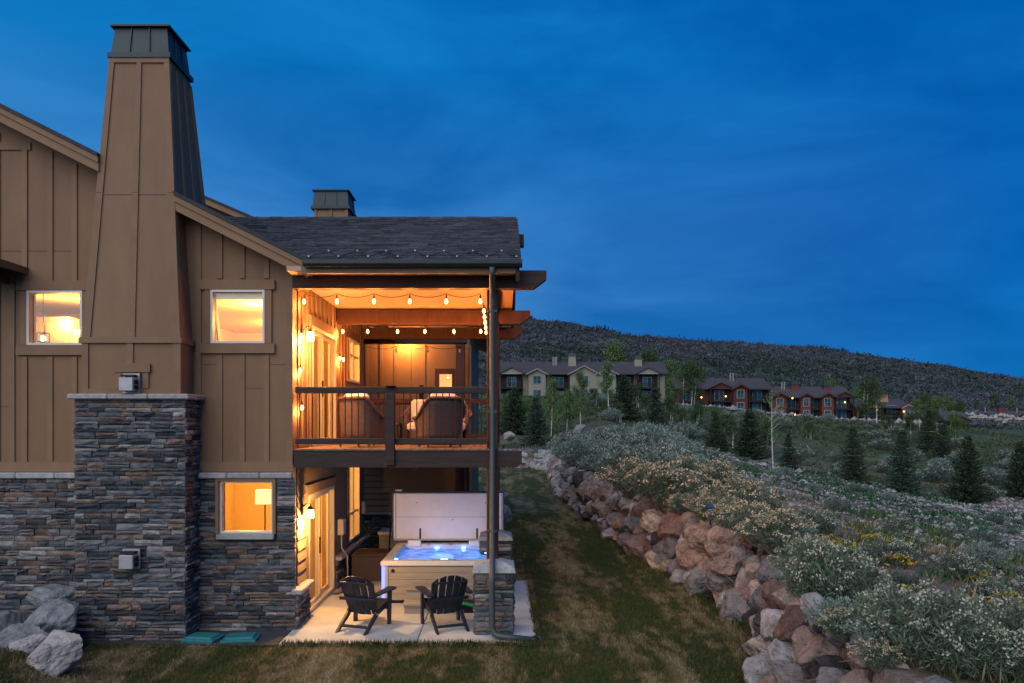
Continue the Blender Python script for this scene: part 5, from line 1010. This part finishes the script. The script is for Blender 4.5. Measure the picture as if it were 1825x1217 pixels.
for p, px, t, b, Y, lb, wd in ((0, 955, 705, 785, 63, 'blue green spruce on the verge behind the far pale boulders', 1.1), (0, 1168, 688, 777, 68, 'broad layered spruce beyond the silvery sagebrush mass', 1.15), (2, 918, 690, 775, 72, 'dark pine below the pale sage house balcony', 1.1), (2, 1112, 668, 772, 78, 'dark spreading pine in front of the pale sage house', 1.0), (1, 1275, 735, 800, 60, 'dark pointed spruce beside the rounded pine', 1.1), (2, 1335, 727, 815, 57, 'rounded dark pine beside the white birch trunk', 1.0)):
    tree(SPR[p], px, t, b, Y, 5, lb, 'conifers below the houses', wd)
for p, px, t, b, Y in ((1, 1405, 770, 840, 55), (1, 1520, 757, 845, 54), (0, 1608, 762, 850, 52), (2, 1725, 775, 850, 56), (1, 1680, 745, 790, 85), (1, 1655, 728, 780, 92), (2, 1818, 785, 850, 60), (2, 1290, 770, 815, 62)):
    tree(SPR[p], px, t, b, Y, 5, 'dark conifer in the row across the slope below the red and brown houses', 'conifers across the slope', 1.0 if p != 2 else .8)
for px, t, Y in ((1057, 580, 596), (1064, 578, 596), (1072, 580, 597), (1078, 577, 598), (1084, 581, 600), (1175, 603, 600), (1183, 604, 600), (1191, 602, 600), (1200, 605, 600), (1208, 603, 600), (1217, 604, 600), (1226, 605, 600), (1245, 601, 600), (1253, 603, 600), (1260, 601, 600), (1268, 602, 600), (1690, 655, 590), (1700, 653, 590), (1713, 656, 590), (1732, 659, 580), (1747, 661, 570), (1702, 663, 560), (1720, 668, 540)):
    tree(SPR[1], px, t, 0, Y, 5, 'tiny conifer silhouetted on the hilltop against the blue sky', 'conifers on the ridge', .9)
for p, px, t, Y, lb, wd in ((0, 982, 668, 70, 'slender white trunked aspen in front of the pale sage house', .6), (0, 1035, 655, 68, 'young aspen with airy leaves in front of the sage gable', .75), (0, 1085, 640, 88, 'aspen beside the sage house rear gable', .9), (1, 1225, 640, 122, 'clump of white trunked aspens between the sage and dark red houses', 1.0), (1, 1555, 672, 126, 'clump of aspens in front of the brown house', 1.0), (3, 1378, 682, 48, 'leaning white birch trunk standing on the gravel slope', .8), (0, 1195, 672, 110, 'aspen at the corner of the dark red house', .9), (0, 1640, 708, 120, 'aspen beside the small houses beyond the brown one', 1.2), (0, 1010, 690, 74, 'bushy aspen below the sage house windows', .9)):
    tree(ASP[p], px, t, 0, Y, (8, 10, 10, 6)[p], lb, 'aspens around the houses', wd)
for px, t, Y in ((1095, 607, 178), (1120, 628, 176), (1160, 620, 180), (1195, 640, 180), (1020, 632, 182), (1240, 655, 178), (1480, 676, 178), (1500, 684, 180), (1530, 690, 178), (1650, 700, 180), (1670, 706, 178), (1690, 705, 182), (1710, 714, 180), (1740, 712, 240), (1775, 700, 250), (1800, 705, 250), (1640, 720, 170)):
    tree(ASP[2 if random.random() < .6 else 1], px, t, 0, Y, 10, 'leafy green tree rising behind the hillside houses', 'trees behind the houses', random.uniform(.7, 1.0))
for px, t, Y in ((905, 700, 92), (940, 708, 88), (985, 692, 95), (1015, 704, 84), (1060, 690, 96), (1075, 712, 80), (1130, 682, 98), (1150, 700, 92), (1190, 705, 90), (1215, 725, 78), (1245, 715, 88), (1300, 742, 72), (1365, 745, 74), (960, 720, 78), (1100, 715, 76), (1270, 722, 96), (1440, 752, 90), (1585, 738, 110), (1620, 735, 112), (1665, 728, 115), (1700, 735, 110)):
    tree(ASP[2 if random.random() < .4 else 1], px, t, 0, Y, 10, 'bushy dark green tree in the thickets on the slope below the houses', 'thickets below the houses', random.uniform(1.1, 1.6))
# scrub oak on the hill
def hill_scrub(n, m, name, label, seed, sz):
    r = np.random.default_rng(seed); Y = 172 + 440 * r.random(n) ** .75; X = r.uniform(-.05, .78, n) * Y; keep = (lumps(X, Y, .013) + .8 * lumps(X + 40, Y, .045)) * (1 if seed % 2 else -1) > r.normal(-.12, .38, n); X, Y = X[keep], Y[keep]; n = len(X); s = sz * r.lognormal(0, .35, n) * (.8 + Y / 900); c = np.stack([X, Y, T(X, Y)], 1); k = 34
    off = unit(r.normal(size=(n * k, 3))) * np.array([1, 1, .75]); off[:, 2] = np.abs(off[:, 2]); cc = np.repeat(c, k, 0) + off * np.repeat(s, k)[:, None] * r.uniform(.3, 1, (n * k, 1)); global rng; rng = r
    v, f = leaves(cc, off + r.normal(0, .6, off.shape), np.repeat(s, k) * r.uniform(.3, .6, n * k), np.repeat(s, k) * .26); tag(npmesh(name, v, f, m), label, 'scrub', kind='stuff')
hill_scrub(17000, 'scrub', 'oak_scrub', 'dark scrub oak thicket covering the hill', 301, 1.5); hill_scrub(17000, 'scrub_purple', 'bare_scrub', 'bare purplish grey scrub on the hill', 302, 1.4)

# ------------------------------------------------------------------ hillside houses
def clad(name, c, trim):
    mat(name, c, .85, .1, .6, .1, 8)
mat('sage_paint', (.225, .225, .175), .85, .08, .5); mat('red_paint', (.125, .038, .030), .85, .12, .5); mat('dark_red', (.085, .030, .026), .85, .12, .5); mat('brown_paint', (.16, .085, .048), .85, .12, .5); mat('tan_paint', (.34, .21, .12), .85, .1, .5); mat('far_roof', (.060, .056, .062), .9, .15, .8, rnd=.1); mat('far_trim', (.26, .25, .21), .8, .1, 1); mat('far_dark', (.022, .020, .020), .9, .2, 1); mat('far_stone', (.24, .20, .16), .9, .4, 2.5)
def hill_house(label, X0, X1, Y, zb, ze, zr, wall, trim, bays, name='hillside_house', lamps=(), dep=9, chim=(), pipes=()):
    o = thing(name, label, 'house', ((X0 + X1) / 2, Y, zb)); e = .6; fl = (ze - zb) / 2
    MB().box(X0, X1, Y + 1.6, Y + dep, zb - 2, ze).build('wall', wall, o)
    MB().prism([(Y + 1.6 - e, ze - .1), (Y + 1.6 - e, ze + .12), (Y + dep / 2 + .8, zr), (Y + dep + e, ze + .12), (Y + dep + e, ze - .1)], X0 - e, X1 + e, 'x').build('roof', 'far_roof', o)
    for (bx, bw, kind) in bays:
        x0, x1 = bx - bw / 2, bx + bw / 2; pk = ze + bw * .26
        if kind == 'g':   # gabled bay with windows
            b = MB().prism([(x0, zb - 2), (x1, zb - 2), (x1, ze), (bx, pk), (x0, ze)], Y, Y + 1.59).build('bay', wall, o)
            MB().prism([(x0 - .5, ze - .26), (bx, pk), (x1 + .5, ze - .26), (x1 + .5, ze), (bx, pk + .28), (x0 - .5, ze)], Y - .5, Y + 3.2).build('gable_roof', 'far_roof', o)
            MB().prism([(x0 - .55, ze - .36), (bx, pk - .08), (x1 + .55, ze - .36), (x1 + .55, ze - .12), (bx, pk + .16), (x0 - .55, ze - .12)], Y - .6, Y - .5).build('gable_trim', trim, o)
            for k in range(2):
                zc = zb + fl * (k + .55); ww = min(1.7, bw * .45); f_ = MB().box(bx - ww / 2 - .12, bx + ww / 2 + .12, Y - .06, Y - .002, zc - .85, zc + .85).build('window', 'far_trim', o)
                for q in (-1, 1):
                    for r_ in (-1, 1): MB().box(bx + (q - 1) * ww / 4 + .03, bx + (q + 1) * ww / 4 - .03, Y - .075, Y - .062, zc + (r_ - 1) * .38 + .02, zc + (r_ + 1) * .38 - .02).build('pane', 'far_glass', f_)
            MB().box(x0 - .03, x1 + .03, Y - .05, Y - .003, zb - 2, zb + .75).build('stone_base', 'far_stone', o)
        else:             # recessed balconies between posts
            MB().box(x0 + .1, x1 - .1, Y + 1.55, Y + 1.598, zb, ze - .2).build('recess_shade', 'far_dark', o)  # near-black sheet over the house wall, recess shade put into its colour
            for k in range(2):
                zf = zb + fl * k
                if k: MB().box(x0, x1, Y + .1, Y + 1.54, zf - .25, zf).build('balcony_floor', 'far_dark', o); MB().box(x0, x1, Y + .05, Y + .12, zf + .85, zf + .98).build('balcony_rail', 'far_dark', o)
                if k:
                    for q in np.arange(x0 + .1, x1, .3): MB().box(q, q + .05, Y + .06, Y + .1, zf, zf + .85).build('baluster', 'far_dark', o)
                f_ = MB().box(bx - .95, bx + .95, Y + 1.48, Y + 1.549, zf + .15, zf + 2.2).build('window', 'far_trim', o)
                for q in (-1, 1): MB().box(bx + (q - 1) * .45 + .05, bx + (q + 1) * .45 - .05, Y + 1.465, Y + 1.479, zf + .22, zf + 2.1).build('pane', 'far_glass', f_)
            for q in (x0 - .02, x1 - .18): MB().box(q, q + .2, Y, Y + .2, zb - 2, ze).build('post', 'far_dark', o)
            if kind == 'bg': MB().prism([(x0 - .5, ze - .1), (x1 + .5, ze - .1), (bx, pk)], Y + .2, Y + .3).build('gable_panel', trim, o); MB().prism([(x0 - .7, ze - .2), (bx, pk), (x1 + .7, ze - .2), (x1 + .7, ze), (bx, pk + .25), (x0 - .7, ze)], Y - .2, Y + 3).build('gable_roof', 'far_roof', o)
            else: MB().box(x0, x1, Y - .1, Y + 1.6, ze - .2, ze + .05).build('balcony_roof', 'far_roof', o)
    for (cx, top, m) in chim: c_ = MB().hexa([(cx - .95, Y + 3.5, ze), (cx + .95, Y + 3.5, ze), (cx + .95, Y + 5, ze), (cx - .95, Y + 5, ze), (cx - .7, Y + 3.7, top), (cx + .7, Y + 3.7, top), (cx + .7, Y + 4.8, top), (cx - .7, Y + 4.8, top)]).build('chimney', m, o); MB().hexa([(cx - .8, Y + 3.6, top), (cx + .8, Y + 3.6, top), (cx + .8, Y + 4.9, top), (cx - .8, Y + 4.9, top), (cx - .6, Y + 3.8, top + .7), (cx + .6, Y + 3.8, top + .7), (cx + .6, Y + 4.7, top + .7), (cx - .6, Y + 4.7, top + .7)]).build('metal_cap', 'cap_metal', o)
    for px_ in pipes: MB().tube([(px_, Y + 4, ze + .5), (px_, Y + 4, zr + .9)], .14, 8).build('vent_pipe', 'far_trim', o)
    for (lx, lz) in lamps: MB().lathe([(.08, 0), (.14, .12), (.09, .28)], (lx, Y - .25, lz), 10).build('porch_lamp', 'far_lamp', o)
    return o
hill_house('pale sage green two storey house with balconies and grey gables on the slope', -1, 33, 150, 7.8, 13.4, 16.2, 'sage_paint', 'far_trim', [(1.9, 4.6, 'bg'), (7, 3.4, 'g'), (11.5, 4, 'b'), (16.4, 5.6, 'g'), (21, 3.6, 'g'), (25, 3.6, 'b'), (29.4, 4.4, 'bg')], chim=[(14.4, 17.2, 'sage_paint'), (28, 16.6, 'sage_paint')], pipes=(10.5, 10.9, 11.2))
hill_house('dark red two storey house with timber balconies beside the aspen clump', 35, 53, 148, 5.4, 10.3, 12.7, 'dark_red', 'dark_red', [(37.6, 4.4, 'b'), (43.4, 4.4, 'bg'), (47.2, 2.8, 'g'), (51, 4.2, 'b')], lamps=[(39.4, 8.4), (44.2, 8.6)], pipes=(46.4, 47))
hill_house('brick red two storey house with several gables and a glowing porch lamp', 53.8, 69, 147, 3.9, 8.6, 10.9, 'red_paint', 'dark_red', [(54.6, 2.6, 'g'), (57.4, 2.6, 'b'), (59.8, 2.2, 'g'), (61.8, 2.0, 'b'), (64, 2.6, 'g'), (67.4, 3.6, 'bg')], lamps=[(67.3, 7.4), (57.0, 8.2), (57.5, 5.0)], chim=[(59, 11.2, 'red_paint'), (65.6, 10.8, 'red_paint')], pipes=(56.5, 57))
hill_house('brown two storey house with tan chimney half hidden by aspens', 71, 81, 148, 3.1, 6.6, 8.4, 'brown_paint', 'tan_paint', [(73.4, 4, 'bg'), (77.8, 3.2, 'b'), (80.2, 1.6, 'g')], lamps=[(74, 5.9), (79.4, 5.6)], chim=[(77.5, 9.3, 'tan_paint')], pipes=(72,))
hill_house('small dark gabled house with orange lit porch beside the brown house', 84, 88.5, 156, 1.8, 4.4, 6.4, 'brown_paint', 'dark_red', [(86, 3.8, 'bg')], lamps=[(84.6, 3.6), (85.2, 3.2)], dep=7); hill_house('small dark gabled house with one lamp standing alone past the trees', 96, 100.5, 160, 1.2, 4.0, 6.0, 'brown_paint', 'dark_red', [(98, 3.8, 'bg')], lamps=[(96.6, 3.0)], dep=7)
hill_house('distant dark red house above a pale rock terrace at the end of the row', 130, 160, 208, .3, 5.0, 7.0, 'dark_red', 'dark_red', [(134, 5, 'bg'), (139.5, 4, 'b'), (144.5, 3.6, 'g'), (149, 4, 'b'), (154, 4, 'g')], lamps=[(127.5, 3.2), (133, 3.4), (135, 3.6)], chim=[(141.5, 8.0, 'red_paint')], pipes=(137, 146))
# pale rock edging under the houses
def rock_row(n, X, Y, Z, s, name, label):
    r = rng; sc = s * r.lognormal(0, .3, n); o8 = np.array([[1, 0, 0], [0, 1, 0], [-1, 0, 0], [0, -1, 0], [0, 0, .8], [0, 0, -.8]]); c = np.stack([X, Y, Z], 1); v = c[:, None] + o8[None] * sc[:, None, None] * r.uniform(.7, 1.3, (n, 6, 1)); fc = np.array([[0, 1, 4], [1, 2, 4], [2, 3, 4], [3, 0, 4], [1, 0, 5], [2, 1, 5], [3, 2, 5], [0, 3, 5]]); tag(npmesh(name, v.reshape(-1, 3), (fc[None] + 6 * np.arange(n)[:, None, None]).reshape(-1, 3), 'pale_boulder'), label, 'rocks', kind='stuff')
n = 420; X = np.sort(rng.uniform(12, 82, n)); Y = 139 + 1.5 * np.sin(X * .3) + rng.normal(0, .4, n); rock_row(n, X, Y, T(X, Y) + rng.uniform(0, .7, n), .42, 'rock_edging', 'low edging of pale rocks below the hillside houses')
n = 260; X = rng.uniform(112, 150, n); Y = np.full(n, 190.) + rng.normal(0, .4, n); rock_row(n, X, Y, T(X, Y) + rng.uniform(0, 2.6, n), .7, 'rock_terrace', 'terraced wall of pale rocks below the distant red house')

for o in [o for o in COL.objects if o.parent is None and o.get('label') == 'x']:
    for q in list(o.children_recursive) + [o]: bpy.data.objects.remove(q)
